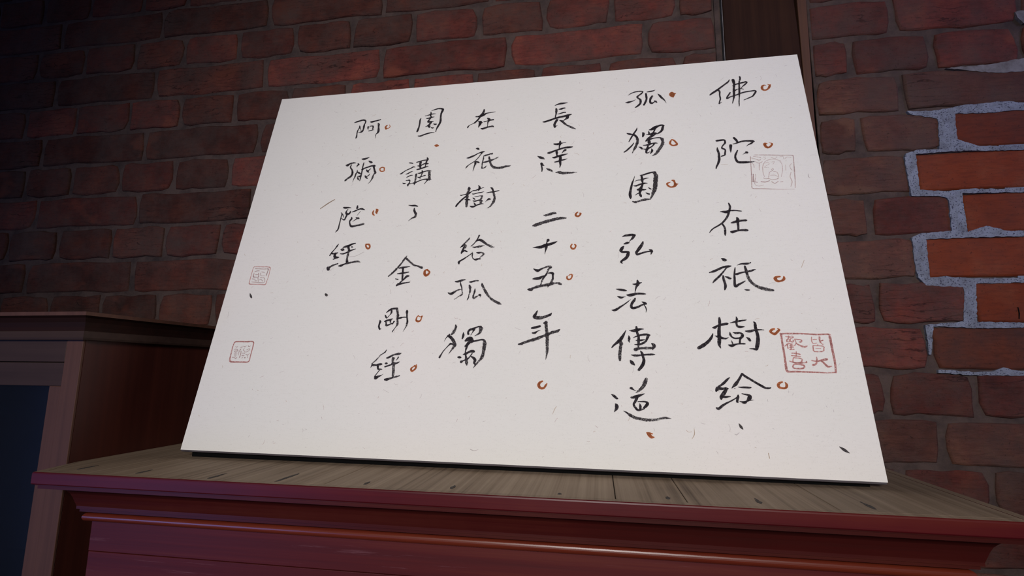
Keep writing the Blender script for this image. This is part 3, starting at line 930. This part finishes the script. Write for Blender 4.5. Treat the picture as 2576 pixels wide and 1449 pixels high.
t = NT('mortar_old')
v = t.coord(kind='World')
col = t.ramp(t.noise(v, 24, 5, 0.7), [(0.3, (0.036, 0.027, 0.026)), (0.6, (0.080, 0.056, 0.049))])
t.set(col, 0.95, 0.1)
t.bump(t.noise(v, 180, 5, 0.7), 0.6, 0.003)
M['mortar_old'] = t.m

t = NT('mortar_fresh')
v = t.coord(kind='World')
col = t.ramp(t.noise(v, 55, 5, 0.7), [(0.3, (0.115, 0.122, 0.150)), (0.6, (0.200, 0.222, 0.280))])
sp = t.ramp(t.noise(v, 420, 2, 0.6), [(0.36, (0.22, 0.20, 0.26)), (0.43, (1, 1, 1))])
col = t.mix(0.9, col, sp, 'MULTIPLY')
t.set(col, 0.95, 0.1)
t.bump(t.noise(v, 150, 4, 0.7), 0.5, 0.003)
M['mortar_fresh'] = t.m

t = NT('mortar_smear')
v = t.coord(kind='World')
col = t.ramp(t.noise(v, 40, 5, 0.7), [(0.3, (0.10, 0.09, 0.09)), (0.6, (0.19, 0.18, 0.19))])
t.set(col, 0.95, 0.1)
t.bump(t.noise(v, 150, 4, 0.7), 0.5, 0.003)
M['mortar_smear'] = t.m

M['post'] = wood_mat('post_wood', [(0.3, (0.012, 0.006, 0.004)), (0.5, (0.022, 0.009, 0.006)), (0.7, (0.038, 0.016, 0.009))], 'z', 0.75, 70, 0.1)
M['post_edge'] = wood_mat('post_edge_wood', [(0.3, (0.040, 0.016, 0.010)), (0.6, (0.085, 0.036, 0.020))], 'z', 0.6, 70, 0.3)
M['lacquer'] = wood_mat('red_lacquer', [(0.3, (0.042, 0.004, 0.005)), (0.5, (0.070, 0.005, 0.007)), (0.7, (0.100, 0.014, 0.009))], 'x', 0.40, 60, 0.28, 0.0)
M['lacquer_dark'] = wood_mat('dark_lacquer', [(0.3, (0.030, 0.006, 0.005)), (0.5, (0.045, 0.006, 0.005)), (0.7, (0.070, 0.014, 0.008))], 'x', 0.38, 50, 0.22, 0.0)
M['lacquer_bead'] = wood_mat('bead_lacquer', [(0.3, (0.095, 0.012, 0.006)), (0.7, (0.145, 0.026, 0.010))], 'x', 0.28, 60, 0.6, 0.4)
M['top_wood'] = wood_mat('worn_top_wood', [(0.30, (0.085, 0.056, 0.036)), (0.45, (0.20, 0.145, 0.098)), (0.65, (0.29, 0.220, 0.155))], 'y', 0.75, 150, 0.2, 0.0, 0.3, 0.25)
M['case_side'] = wood_mat('case_side_wood', [(0.3, (0.030, 0.007, 0.005)), (0.6, (0.060, 0.014, 0.009))], 'z', 0.45, 45, 0.4)
M['case_frame'] = wood_mat('case_frame_wood', [(0.3, (0.060, 0.028, 0.020)), (0.6, (0.105, 0.047, 0.032))], 'z', 0.55, 60, 0.25)
M['case_rail'] = wood_mat('case_rail_wood', [(0.3, (0.030, 0.017, 0.014)), (0.6, (0.052, 0.030, 0.024))], 'x', 0.55, 60, 0.2)
M['case_dark'] = wood_mat('case_dark_wood', [(0.3, (0.012, 0.006, 0.005)), (0.6, (0.022, 0.008, 0.006))], 'x', 0.6, 50, 0.1)

t = NT('front_face_lacquer')   # scuffed front board: pale rubbed streaks under the bead
v = t.coord((1.2, 60, 60), 'World')
n1 = t.noise(v, 1.0, 6, 0.65)
col = t.ramp(n1, [(0.3, (0.055, 0.008, 0.009)), (0.5, (0.075, 0.010, 0.010)), (0.7, (0.105, 0.020, 0.013))])
n3 = t.noise(t.coord((5, 5, 160), 'World'), 1.0, 6, 0.75)
sc = t.ramp(n3, [(0.60, (0, 0, 0)), (0.72, (0.45, 0.45, 0.45))])
col = t.mix(sc, col, (0.22, 0.10, 0.12))
t.set(col, 0.45, 0.25)
t.bump(n1, 0.15, 0.001)
M['front_face'] = t.m



# paper, ink, seal paste
t = NT('rice_paper')
v = t.coord(kind='World')
n1 = t.noise(v, 3.0, 3, 0.5)
col = t.ramp(n1, [(0.35, (0.735, 0.722, 0.668)), (0.65, (0.765, 0.732, 0.685))])
n2 = t.noise(t.coord((90, 90, 500), 'World'), 1, 4, 0.7)
col = t.mix(0.15, col, t.ramp(n2, [(0.30, (0.78, 0.76, 0.74)), (0.5, (1, 1, 1))]), 'MULTIPLY')
n3 = t.noise(v, 650, 2, 0.5)
col = t.mix(0.25, col, t.ramp(n3, [(0.28, (0.6, 0.58, 0.55)), (0.38, (1, 1, 1))]), 'MULTIPLY')
t.set(col, 0.9, 0.15)
t.bump(n3, 0.05, 0.0005)
M['paper'] = t.m
t = NT('panel_edge')
t.set((0.055, 0.045, 0.048), 0.8)
M['panel_edge'] = t.m
t = NT('shadow_and_pen_black')
t.set((0.002, 0.002, 0.002), 0.9, 0.1)  # near-black for the painted shadow under the panel, shared by the pen mark
M['batten'] = t.m


def ink_mat(name, ca, cb, alpha=None, rough=0.7):
    t = NT(name)
    v = t.coord(kind='World')
    col = t.ramp(t.noise(v, 380, 3, 0.6), [(0.35, ca), (0.7, cb)])
    t.set(col, rough, 0.2)
    if alpha:
        sc, lo, hi, amin = alpha
        a = t.ramp(t.noise(v, sc, 3, 0.6), [(lo, (amin,) * 3), (hi, (1, 1, 1))])
        t.link(a, t.p.inputs['Alpha'])
    return t.m


M['s'] = ink_mat('black_ink', (0.022, 0.017, 0.023), (0.085, 0.070, 0.078), (480, 0.35, 0.43, 0.30))
M['d'] = ink_mat('dry_brush_ink', (0.040, 0.033, 0.038), (0.140, 0.122, 0.128), (560, 0.40, 0.52, 0.20))
M['o'] = ink_mat('vermilion_ink', (0.48, 0.135, 0.045), (0.62, 0.230, 0.100))
M['r'] = ink_mat('seal_paste', (0.60, 0.27, 0.24), (0.66, 0.34, 0.31), (600, 0.38, 0.52, 0.15))
M['t'] = ink_mat('pale_seal_paste', (0.56, 0.40, 0.38), (0.61, 0.46, 0.43), (700, 0.40, 0.54, 0.10))
M['f'] = ink_mat('dark_fleck', (0.09, 0.08, 0.08), (0.16, 0.14, 0.13))
M['h'] = ink_mat('straw_fibre', (0.50, 0.38, 0.28), (0.54, 0.43, 0.34))
M['stain'] = ink_mat('nail_stain', (0.045, 0.040, 0.040), (0.075, 0.065, 0.06), (330, 0.35, 0.55, 0.25), 0.85)
M['g'] = ink_mat('grey_fibre', (0.48, 0.44, 0.42), (0.58, 0.52, 0.50))

t = NT('cabinet_glass')
gl = t.node('ShaderNodeBsdfGlossy')
gl.inputs['Roughness'].default_value = 0.12
tr = t.node('ShaderNodeBsdfTransparent')
tr.inputs[0].default_value = (0.55, 0.62, 0.66, 1)
fr = t.node('ShaderNodeFresnel')
fr.inputs[0].default_value = 1.52
mx = t.node('ShaderNodeMixShader')
t.link(t.math('MULTIPLY', fr.outputs[0], 0.7), mx.inputs[0])
t.link(tr.outputs[0], mx.inputs[1])
t.link(gl.outputs[0], mx.inputs[2])
t.link(mx.outputs[0], t.out.inputs[0])
M['glass'] = t.m

t = NT('floor_concrete')
v = t.coord(kind='World')
t.set(t.ramp(t.noise(v, 6, 5, 0.6), [(0.3, (0.06, 0.05, 0.045)), (0.7, (0.10, 0.085, 0.075))]), 0.7)
M['floor'] = t.m

# ------------------------------------------------------------------ setting: wall, post, floor
D = 0.88
CZ = lambda k: (0.0038 + 0.0797 * k) * D + CAMZ
fl = box('floor', -3.2, 3.0, -3.0, 1.05, -CAMZ - 0.05, -CAMZ, M['floor'])
fl['kind'] = 'structure'
fl['label'] = 'dark concrete floor of the room, below the cabinets'


def join_boxes(name, lst, mat, parent=None):
    V, F = [], []
    for b in lst:
        k = len(V)
        V += box_v(*b)
        F += [tuple(i + k for i in f) for f in BF]
    return mesh_obj(name, V, F, mat, parent)


wall = join_boxes('wall_back', [(-3.2, 0.2262, D + 0.0042, 1.0, 0, 3.3), (0.3700, 3.0, D + 0.0042, 1.0, 0, 3.3),
                                (0.2262, 0.3700, D + 0.05, 1.0, 0, 3.3)], M['mortar_old'])
wall['kind'] = 'structure'
wall['label'] = 'old red brick wall with worn mortar joints behind the cabinets'


def brick_mesh(x0, x1, z0, z1, yf, jit):
    """uneven outline with worn, rounded arrises and a slightly wavy face"""
    L, Hh = x1 - x0, z1 - z0
    nx, nz = (9, 3) if L > 0.16 else (6, 3)
    per = [(i / nx, 0.0) for i in range(nx)] + [(1.0, i / nz) for i in range(nz)] + \
          [(1 - i / nx, 1.0) for i in range(nx)] + [(0.0, 1 - i / nz) for i in range(nz)]
    cx, cz = (x0 + x1) / 2, (z0 + z1) / 2
    n = len(per)
    ph = [rnd.uniform(0, 6.28) for _ in range(4)]
    rr = [rnd.uniform(0.0, 0.0050) * jit for _ in range(4)]   # how far each corner is worn off
    rings = [[] for _ in range(4)]
    for i, (u, v) in enumerate(per):
        du = (0.0009 * math.sin(v * 5 + ph[0]) + rnd.uniform(-1, 1) * 0.0006) * jit
        dv = (0.0010 * math.sin(u * 7 + ph[1]) + 0.0006 * math.sin(u * 15 + ph[2]) + rnd.uniform(-1, 1) * 0.0005) * jit
        X, Z = x0 + u * L + du, z0 + v * Hh + dv
        cw = 0.0
        for c, (uc, vc) in enumerate(((0, 0), (1, 0), (1, 1), (0, 1))):
            dd = math.hypot((u - uc) * L, (v - vc) * Hh)
            cw += rr[c] * max(0.0, 1 - dd / 0.022)
        k = Vector((cx - X, cz - Z))
        q = k.normalized() * cw
        X, Z = X + q.x, Z + q.y
        ax = min(1.0, abs(X - cx) / (L / 2)) ** 6
        az = min(1.0, abs(Z - cz) / (Hh / 2)) ** 6
        sx, sz = (-1 if X > cx else 1) * ax, (-1 if Z > cz else 1) * az
        worn = rnd.uniform(0.7, 1.5)
        for r_, (ins, dep) in enumerate(((-0.0004, None), (0.0, 0.0030 * worn), (0.0011, 0.0010 * worn), (0.0036, 0.0))):
            y = D + 0.03 if dep is None else yf + dep + (0.0 if r_ < 3 else rnd.uniform(-0.0004, 0.0004) * jit)
            rings[r_].append((X + sx * ins, y, Z + sz * ins))
    V = [p for r_ in rings for p in r_]
    F = []
    for r_ in range(3):
        for i in range(n):
            j = (i + 1) % n
            F.append((r_ * n + j, (r_ + 1) * n + j, (r_ + 1) * n + i, r_ * n + i)[::-1])
    F.append(tuple(3 * n + i for i in range(n)))
    return V, F


extra = []
for row in ROWS.split('\n'):
    k, xs = row.split(':')
    k = int(k)
    xs = [float(a) / 10000 for a in xs.split(',')]
    left = xs[0] < -1
    for a, b in zip(xs, xs[1:]):
        if b - a < 0.02:
            continue
        new = (not left) and k in (1, 2, 3, 4, 5) and a > 0.45 - 0.04 and b >= 0.62 and (
            a > {5: 0.44, 4: 0.40, 3: 0.45, 2: 0.41, 1: 0.46}[k])
        jt = 0.0043
        x0 = a + (jt if a != xs[0] else 0)
        x1 = b - (jt if b != xs[-1] else 0)
        z0, z1 = CZ(k) + 0.0037, CZ(k + 1) - 0.0037
        if new:
            x0 = a + 0.0085
            z0 += -0.0005
            z1 -= 0.001
            mt = M['brick_new']
        else:
            c = (a + b) / 2
            r = rnd.random()
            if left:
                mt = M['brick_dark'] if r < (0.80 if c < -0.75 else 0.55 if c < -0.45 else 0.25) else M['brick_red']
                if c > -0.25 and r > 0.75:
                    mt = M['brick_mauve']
            else:
                mt = M['brick_mauve'] if r < 0.6 else M['brick_red']
        if not left and k == 0 and 0.40 < a < 0.55:
            mt = M['brick_mid']
        yf = D + (0.0008 if new else rnd.uniform(-0.0008, 0.0020))
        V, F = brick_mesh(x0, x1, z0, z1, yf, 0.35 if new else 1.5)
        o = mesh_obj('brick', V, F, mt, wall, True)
        o.data.set_sharp_from_angle(angle=math.radians(50))
        if new:
            o['label'] = 'smooth bright orange replacement brick'
# the rest of the wall outside the photograph, joined
V, F = [], []
for k in range(-19, 23):
    z0, z1 = CZ(k) + 0.0037, CZ(k + 1) - 0.0037
    if z0 < 0:
        continue
    step = 0.245 if k % 2 == 0 else 0.125
    for (xa, xb) in (((-3.2, -1.6), (0.95, 3.0)) if -6 <= k < 15 else ((-3.2, 0.2153), (0.3725, 3.0))):
        x = xa
        while x < xb - 0.03:
            e = min(x + step, xb)
            q = len(V)
            V += box_v(x + 0.005, e - 0.005, D + rnd.uniform(-0.0022, 0.0018), D + 0.03, z0, z1)
            F += [tuple(i + q for i in f) for f in BF]
            x = e
o = mesh_obj('brickwork', V, F, M['brick_dark'], wall)
o['kind'] = 'stuff'

for i, poly in enumerate(PATCH.split('\n')):
    pts = [tuple(float(a) / 10000 for a in p.split(',')) for p in poly.split()]
    q = []
    for (a, b) in zip(pts, pts[1:] + pts[:1]):
        L = math.hypot(b[0] - a[0], b[1] - a[1])
        n = max(1, int(L / 0.004))
        for s_ in range(n):
            f = s_ / n
            jj = 0.0008 if s_ else 0
            q.append((a[0] + (b[0] - a[0]) * f + rnd.uniform(-jj, jj), a[1] + (b[1] - a[1]) * f + rnd.uniform(-jj, jj)))
    n = len(q)
    V = [(x, D - 0.0010, z + CAMZ) for x, z in q] + [(x, D + 0.008, z + CAMZ) for x, z in q]
    F = [tuple(range(n - 1, -1, -1))] + [(a, (a + 1) % n, (a + 1) % n + n, a + n) for a in range(n)]
    o = mesh_obj('mortar_patch', V, F, M['mortar_fresh'] if i < 2 else M['mortar_smear'], wall)
    o['label'] = 'pale grey speckled fresh mortar' if i < 2 else 'dull grey mortar smeared over the old brick'

# mortar strips along the post
box('mortar_strip', 0.2160, 0.2262, D + 0.0002, D + 0.02, -CAMZ, 1.9, M['mortar_old'], wall, 0.0012)
box('mortar_strip', 0.3700, 0.3745, D + 0.0015, D + 0.02, -CAMZ, 1.9, M['mortar_old'], wall, 0.0012)


o = mesh_obj('mortar_patch', box_v(0.632, 0.960, D + 0.0022, D + 0.012, CZ(1) - 0.004, CZ(6) + 0.004), BF, M['mortar_fresh'], wall)
o['label'] = 'pale grey speckled fresh mortar'


def prism(name, poly, y0, y1, mat, parent=None, bev=0.0):
    """poly in (x, z) relative to the camera height, extruded in y"""
    n = len(poly)
    V = [(x, y0, z + CAMZ) for x, z in poly] + [(x, y1, z + CAMZ) for x, z in poly]
    F = [tuple(range(n)), tuple(range(2 * n - 1, n - 1, -1))] + [(a, a + n, (a + 1) % n + n, (a + 1) % n) for a in range(n)]
    o = mesh_obj(name, V, F, mat, parent)
    if bev:
        b = o.modifiers.new('bevel', 'BEVEL')
        b.width = bev
        b.segments = 2
        b.limit_method = 'ANGLE'
    return o


post = empty('wooden_post', (0.30, 0.90, 0.0), 'dark brown timber post set upright into the brick wall, above the board', 'post')
prism('post_beam', [(0.2300, -CAMZ), (0.3515, -CAMZ), (0.3515, 0.56), (0.3480, 0.64), (0.3478, 1.9), (0.2300, 1.9)], 0.8745, 0.925, M['post'], post, 0.002)
prism('edge_board', [(0.3535, -CAMZ), (0.3640, -CAMZ), (0.3655, 0.42), (0.3688, 0.66), (0.3690, 1.9), (0.3535, 1.9)], 0.8765, 0.925, M['post_edge'], post, 0.0015)
prism('edge_lip', [(0.2288, -CAMZ), (0.2299, -CAMZ), (0.2299, 1.9), (0.2288, 1.9)], 0.8785, 0.92, M['mortar_smear'], post)

pm = [(0.6240, 0.0998), (0.6250, 0.0994), (0.6258, 0.0900), (0.6242, 0.0815), (0.6234, 0.0822), (0.6244, 0.0910)]
o = prism('pen_mark', pm, D - 0.0001, D + 0.003, M['batten'], wall)
o['label'] = 'short black pen mark on an orange brick'

# ------------------------------------------------------------------ low cabinet
ZT = -0.1335
YF = 0.5655
XL, XR, YB = -0.704, 0.400, 0.874
cab = empty('low_cabinet', (-0.15, 0.72, 0.0), 'red-brown lacquered wooden cabinet with a worn bare plank top, under the white board', 'cabinet')


def xl_at(y):   # left end of the top follows the side of the tall case
    return XL + (-0.7205 - XL) * min(1.0, max(0.0, (y - YF) / 0.06))


cuts = [None, -0.3515, -0.3152, 0.0160, 0.0889, 0.2325, XR - 0.011]
y0, y1 = YF + 0.0115, YB
for i in range(6):
    a, b = cuts[i], cuts[i + 1]
    g = 0.0005
    zt = ZT + rnd.uniform(-0.0004, 0.0)
    if a is None:
        poly = [(xl_at(y0) + 0.011, y0), (b - g, y0), (b - g, y1), (-0.7205, y1), (-0.7205, YF + 0.075)]
    else:
        poly = [(a + g, y0), (b - g, y0), (b - g, y1), (a + g, y1)]
    n = len(poly)
    V = [(x, y, zt - 0.014 + CAMZ) for x, y in poly] + [(x, y, zt + CAMZ) for x, y in poly]
    F = [tuple(range(n - 1, -1, -1)), tuple(range(n, 2 * n))] + [(q, (q + 1) % n, (q + 1) % n + n, q + n) for q in range(n)]
    o = mesh_obj('top_plank', V, F, M['top_wood'], cab)
    bb = o.modifiers.new('bevel', 'BEVEL')
    bb.width = 0.0005
    bb.segments = 1
    bb.limit_method = 'ANGLE'


def sweep(name, prof, mat, closed=False, parent=None, top_mat=None, smooth=False):
    """prof: list of (inset, drop); swept left side -> front -> right side with mitres"""
    V, F, MI = [], [], []
    n = len(prof)
    def ring(c):
        for s_, d_ in prof:
            if c == 0:
                V.append((XL + s_, YB, ZT - d_ + CAMZ))
            elif c == 1:
                V.append((XL + s_, YF + s_, ZT - d_ + CAMZ))
            elif c == 2:
                V.append((XR - s_, YF + s_, ZT - d_ + CAMZ))
            else:
                V.append((XR - s_, YB, ZT - d_ + CAMZ))
    for c in range(4):
        ring(c)
    for c in range(3):
        for i in range(n if closed else n - 1):
            j = (i + 1) % n
            F.append((c * n + i, c * n + j, (c + 1) * n + j, (c + 1) * n + i))
            MI.append(1 if (top_mat and prof[i][1] < 0.0009 and prof[j][1] < 0.0009) else 0)
    o = mesh_obj(name, V, F, [mat, top_mat] if top_mat else mat, parent, smooth, MI if top_mat else None)
    return o


# edging strip: lacquered front, bare worn top
E_ = [(0.0110, 0.0000), (0.0012, 0.0000), (0.0003, 0.0008), (0.0, 0.0022), (0.0, 0.0138), (0.0008, 0.0150), (0.0110, 0.0150)]
V, F, MI = [], [], []
n = len(E_)
def ering(f):
    for s_, d_ in E_:
        V.append((*f(s_), ZT - d_ + CAMZ))
ering(lambda s_: (-0.7205 + s_ * 0.2, YF + 0.075))
ering(lambda s_: (XL + s_, YF + s_))
ering(lambda s_: (XR - s_, YF + s_))
ering(lambda s_: (XR - s_, YB))
for c in range(3):
    for i in range(n):
        j = (i + 1) % n
        F.append((c * n + i, c * n + j, (c + 1) * n + j, (c + 1) * n + i))
        MI.append(1 if i in (0,) else 0)
F += [tuple(range(n)), tuple(range(4 * n - 1, 3 * n - 1, -1))]
MI += [0, 0]
mesh_obj('edge_strip', V, F, [M['lacquer'], M['top_wood']], cab, False, MI)
sweep('cornice', [(0.0030, 0.0150), (0.0030, 0.0165), (0.0050, 0.0170), (0.0050, 0.0208), (0.0065, 0.0212), (0.0150, 0.0218), (0.0206, 0.0236), (0.0250, 0.0268),
                  (0.0282, 0.0310), (0.0305, 0.0365), (0.0325, 0.0430), (0.0338, 0.0470), (0.0338, 0.0505), (0.0365, 0.0512), (0.0365, 0.0545), (0.0400, 0.0552), (0.0465, 0.0553)],
      M['lacquer_dark'], parent=cab)
bead = []
for i in range(13):
    a = math.radians(100 - i * 200 / 12)
    bead.append((0.0435 - 0.0050 * math.cos(a), 0.0622 - 0.0052 * math.sin(a)))
bead = [(0.0475, bead[0][1])] + bead + [(0.0475, bead[-1][1])]
sweep('bead_moulding', bead, M['lacquer_bead'], parent=cab, smooth=False)
b0 = 0.0465
zb = ZT - 0.055
box('top_rail', XL + b0, XR - b0, YF + b0, YF + b0 + 0.02, -0.2381, zb, M['front_face'], cab, 0.0006)
box('front_panel', XL + b0, XR - b0, YF + b0 + 0.0004, YF + b0 + 0.02, -1.25, -0.2389, M['front_face'], cab, 0.0006)
box('side_panel', XL + b0, XL + b0 + 0.018, YF + b0 + 0.02, YB, -1.25, zb, M['lacquer_dark'], cab)
box('side_panel', XR - b0 - 0.018, XR - b0, YF + b0 + 0.02, YB, -1.25, zb, M['lacquer_dark'], cab)
box('plinth', XL + b0 + 0.01, XR - b0 - 0.01, YF + b0 + 0.01, YB, -CAMZ, -1.25, M['lacquer_dark'], cab)
box('inner_top', XL + 0.04, XR - 0.04, YF + 0.04, YB, ZT - 0.05, ZT - 0.0145, M['lacquer_dark'], cab)

NAILS = [(-0.6662, 0.6065, 0.030), (-0.5725, 0.5985, 0.026), (-0.4651, 0.5945, 0.034), (-0.3768, 0.6040, 0.052), (-0.2691, 0.5950, 0.016),
         (-0.1654, 0.5960, 0.018), (-0.0435, 0.5893, 0.007), (0.0710, 0.5950, 0.012), (0.1625, 0.6010, 0.024), (0.2687, 0.6040, 0.032)]
for (x, y, L) in NAILS:
    n = 12
    V = []
    for i in range(n):
        a = 2 * math.pi * i / n
        w = 0.0030 * (1 - 0.55 * (0.5 + 0.5 * math.sin(a)))
        V.append((x + w * math.cos(a) + rnd.uniform(-.0006, .0006), y - 0.002 + L * 0.5 * math.sin(a) , ZT + 0.0002 + CAMZ))
    V += [(a, b, c - 0.001) for a, b, c in V]
    F = [tuple(range(n))] + [(q, (q + 1) % n, (q + 1) % n + n, q + n) for q in range(n)]
    mesh_obj('nail_stain', V, F, M['stain'], cab)

# ------------------------------------------------------------------ tall glazed case at the left
XS, YC = -0.7215, 0.6225
case = empty('display_case', (-1.2, 0.75, 0.0), 'tall dark brown display case with a glass door, at the left edge', 'cabinet')
XE = -1.75
box('side_panel', XS - 0.016, XS, YC + 0.004, YB, -CAMZ, 0.040, M['case_side'], case)
box('corner_stile', XS - 0.0275, XS, YC, YC + 0.0038, -CAMZ, 0.036, M['case_frame'], case, 0.0008)
box('top_rail', XE, XS - 0.0277, YC + 0.0004, YC + 0.020, 0.0040, 0.036, M['case_rail'], case, 0.0008)
# mitred cornice: lower lip, cove, top lip
V, F, MI = [], [], []
prof = [(0.0, 0.0345), (0.0075, 0.0350), (0.0085, 0.0380), (0.0075, 0.0470), (0.0045, 0.0480), (0.0045, 0.0530), (0.006, 0.0600), (0.0095, 0.0660), (0.0140, 0.0690), (0.0140, 0.0742), (0.0, 0.0748)]
n = len(prof)
for c in range(3):
    for s_, z in prof:
        V.append(((XE, YC - s_, z + CAMZ), (XS + s_, YC - s_, z + CAMZ), (XS + s_, YB, z + CAMZ))[c])
for c in range(2):
    for i in range(n - 1):
        F.append((c * n + i, c * n + i + 1, (c + 1) * n + i + 1, (c + 1) * n + i))
        MI.append(1 if i in (0, 1, 2, 3) else 2 if i in (8, 9) else 0)  # cove faces take the darkest wood, painting in the shade of the downward-facing hollow
mesh_obj('cornice', V, F, [M['case_dark'], M['case_rail'], M['case_frame']], case, False, MI)
box('top_board', XE, XS, YC, YB, 0.0600, 0.0748, M['case_dark'], case)
box('back_panel', XE, XS - 0.016, YB - 0.012, YB, -CAMZ, 0.06, M['case_dark'], case)
box('shelf', XE, XS - 0.016, YC + 0.05, YB - 0.012, -0.36, -0.342, M['case_dark'], case)
door = box('door_frame', XE, XS - 0.0285, YC + 0.0025, YC + 0.020, -0.0300, 0.0030, M['case_rail'], case, 0.0008)
box('door_stile', XS - 0.0490, XS - 0.0285, YC + 0.0020, YC + 0.020, -1.2, -0.0300, M['case_frame'], door, 0.0008)
box('door_rail', XE, XS - 0.0490, YC + 0.0025, YC + 0.020, -1.25, -1.2, M['case_rail'], door, 0.0008)
box('glass_pane', XE, XS - 0.0490, YC + 0.014, YC + 0.017, -1.2, -0.0300, M['glass'], door)

# ------------------------------------------------------------------ calligraphy board
W, H = 0.94286, 0.66521
O = Vector((-0.61284164, 0.69760984, -0.12263813 + CAMZ))
UX = Vector((0.9999239, -0.01188255, -0.00331582))
VY = Vector((0.00605768, 0.238785, 0.97105357))
NB = Vector((-0.01074683, -0.97099976, 0.23883881))
board = empty('calligraphy_board', O + UX * (W / 2), 'white calligraphy board with black brush writing and red seals, leaning on the brick wall', 'artwork')
BP = lambda u, v, d: O + UX * u + VY * v + NB * d


def bbox(name, u0, u1, v0, v1, d0, d1, mats, midx=None, parent=board, bev=0):
    V = [BP(u, v, d) for d in (d0, d1) for u, v in ((u0, v0), (u1, v0), (u1, v1), (u0, v1))]
    F = [(0, 3, 2, 1), (4, 5, 6, 7), (0, 1, 5, 4), (1, 2, 6, 5), (2, 3, 7, 6), (3, 0, 4, 7)]
    o = mesh_obj(name, V, F, mats, parent, False, midx)
    if bev:
        b = o.modifiers.new('bevel', 'BEVEL')
        b.width = bev
        b.segments = 2
    return o


bbox('bottom_edge', 0.001, W - 0.001, -0.0022, 0.0, -0.011, -0.0006, M['panel_edge'])
bbox('panel', 0, W, 0, H, -0.012, 0, [M['paper'], M['panel_edge']], [1, 0, 1, 0, 0, 0])
for q in ((0.018, W - 0.018, 0.004, 0.040), (0.018, W - 0.018, H - 0.040, H - 0.006), (0.018, 0.055, 0.040, H - 0.040), (W - 0.055, W - 0.018, 0.040, H - 0.040)):
    bbox('batten', *q, -0.0295, -0.012, M['panel_edge'])
# black bar between the panel and the cabinet top, standing in for the contact shadow
V = []
for u in (0.0, W - 0.0150):
    for d in (-0.010, -0.028):
        p = BP(u + (0.012 if u == 0 else 0), 0.0, d)
        V += [tuple(p), (p.x, p.y, ZT + CAMZ + 0.0001)]
F = [(0, 1, 5, 4), (2, 6, 7, 3), (0, 4, 6, 2), (1, 3, 7, 5), (0, 2, 3, 1), (4, 5, 7, 6)]
mesh_obj('gap_shadow_bar', V, F, M['batten'], board)


def cr(p0, p1, p2, p3, t):
    return tuple(0.5 * ((2 * b) + (-a + c) * t + (2 * a - 5 * b + 4 * c - d) * t * t + (-a + 3 * b - 3 * c + d) * t ** 3)
                 for a, b, c, d in zip(p0, p1, p2, p3))


def stroke(V, F, MI, pts, mi, lift, rough):
    P = [pts[0]] + pts + [pts[-1]]
    S = []
    for i in range(1, len(P) - 2):
        L = math.hypot(P[i + 1][0] - P[i][0], P[i + 1][1] - P[i][1])
        n = max(2, int(L / 0.0013))
        for k in range(n):
            S.append(cr(P[i - 1], P[i], P[i + 1], P[i + 2], k / n))
    S.append(pts[-1])
    S = [(x, y, max(0.00022, w * 0.5) * (1 + rnd.uniform(-rough, rough))) for x, y, w in S]
    for i, (x, y, r) in enumerate(S):
        k = len(V)
        m_ = 8
        for a in range(m_):
            an = 2 * math.pi * (a + 0.5 * (i % 2)) / m_
            V.append(BP(x + r * math.cos(an), y + r * math.sin(an), lift))
        F.append(tuple(range(k, k + m_)))
        MI.append(mi)
    for (x0, y0, r0), (x1, y1, r1) in zip(S, S[1:]):
        L = math.hypot(x1 - x0, y1 - y0)
        if L < 1e-6:
            continue
        nx, ny = -(y1 - y0) / L, (x1 - x0) / L
        k = len(V)
        V += [BP(x0 - nx * r0, y0 - ny * r0, lift), BP(x1 - nx * r1, y1 - ny * r1, lift), BP(x1 + nx * r1, y1 + ny * r1, lift), BP(x0 + nx * r0, y0 + ny * r0, lift)]
        F.append((k, k + 1, k + 2, k + 3))
        MI.append(mi)


NAMES = {'C': 'brush_character', 'O': 'punctuation_mark', 'S': 'seal_stamp', 'F': 'paper_fleck'}
for blk in INK.split('@')[1:]:
    lines = blk.strip().split('\n')
    kind = lines[0]
    keys = []
    V, F, MI = [], [], []
    for ln in lines[1:]:
        key = 'o' if kind == 'O' else ln[0]
        if key not in keys:
            keys.append(key)
        pts = [tuple(float(a) / 10000 for a in q.split(',')) for q in ln[1:].split()]
        stroke(V, F, MI, pts, keys.index(key), {'C': 0.00022, 'O': 0.00018, 'S': 0.00012, 'F': 0.0001}[kind] + (0.00004 if key == 'd' else 0),
               0.16 if key == 'd' else 0.07)
    o = mesh_obj(NAMES[kind], V, F, [M[k] for k in keys], board, False, MI)
    if kind == 'F':
        o['kind'] = 'stuff'
# loose plant fibres pressed into the paper
V, F, MI = [], [], []
fr_ = random.Random(5)
for i in range(420):
    u, v = fr_.uniform(0.01, W - 0.01), fr_.uniform(0.01, H - 0.01)
    a = fr_.uniform(0, math.pi)
    L = fr_.uniform(0.001, 0.0045) if i % 6 else fr_.uniform(0.004, 0.010)
    c = fr_.uniform(-0.6, 0.6)
    pts = [(u, v, 0.0004), (u + L * .5 * math.cos(a), v + L * .5 * math.sin(a), 0.0005), (u + L * .5 * math.cos(a) + L * .5 * math.cos(a + c), v + L * .5 * math.sin(a) + L * .5 * math.sin(a + c), 0.0003)]
    stroke(V, F, MI, pts, fr_.choice((0, 0, 0, 1, 2)), 0.00008, 0.0)
o = mesh_obj('paper_fibre', V, F, [M['g'], M['t'], M['h']], board, False, MI)
o['kind'] = 'stuff'
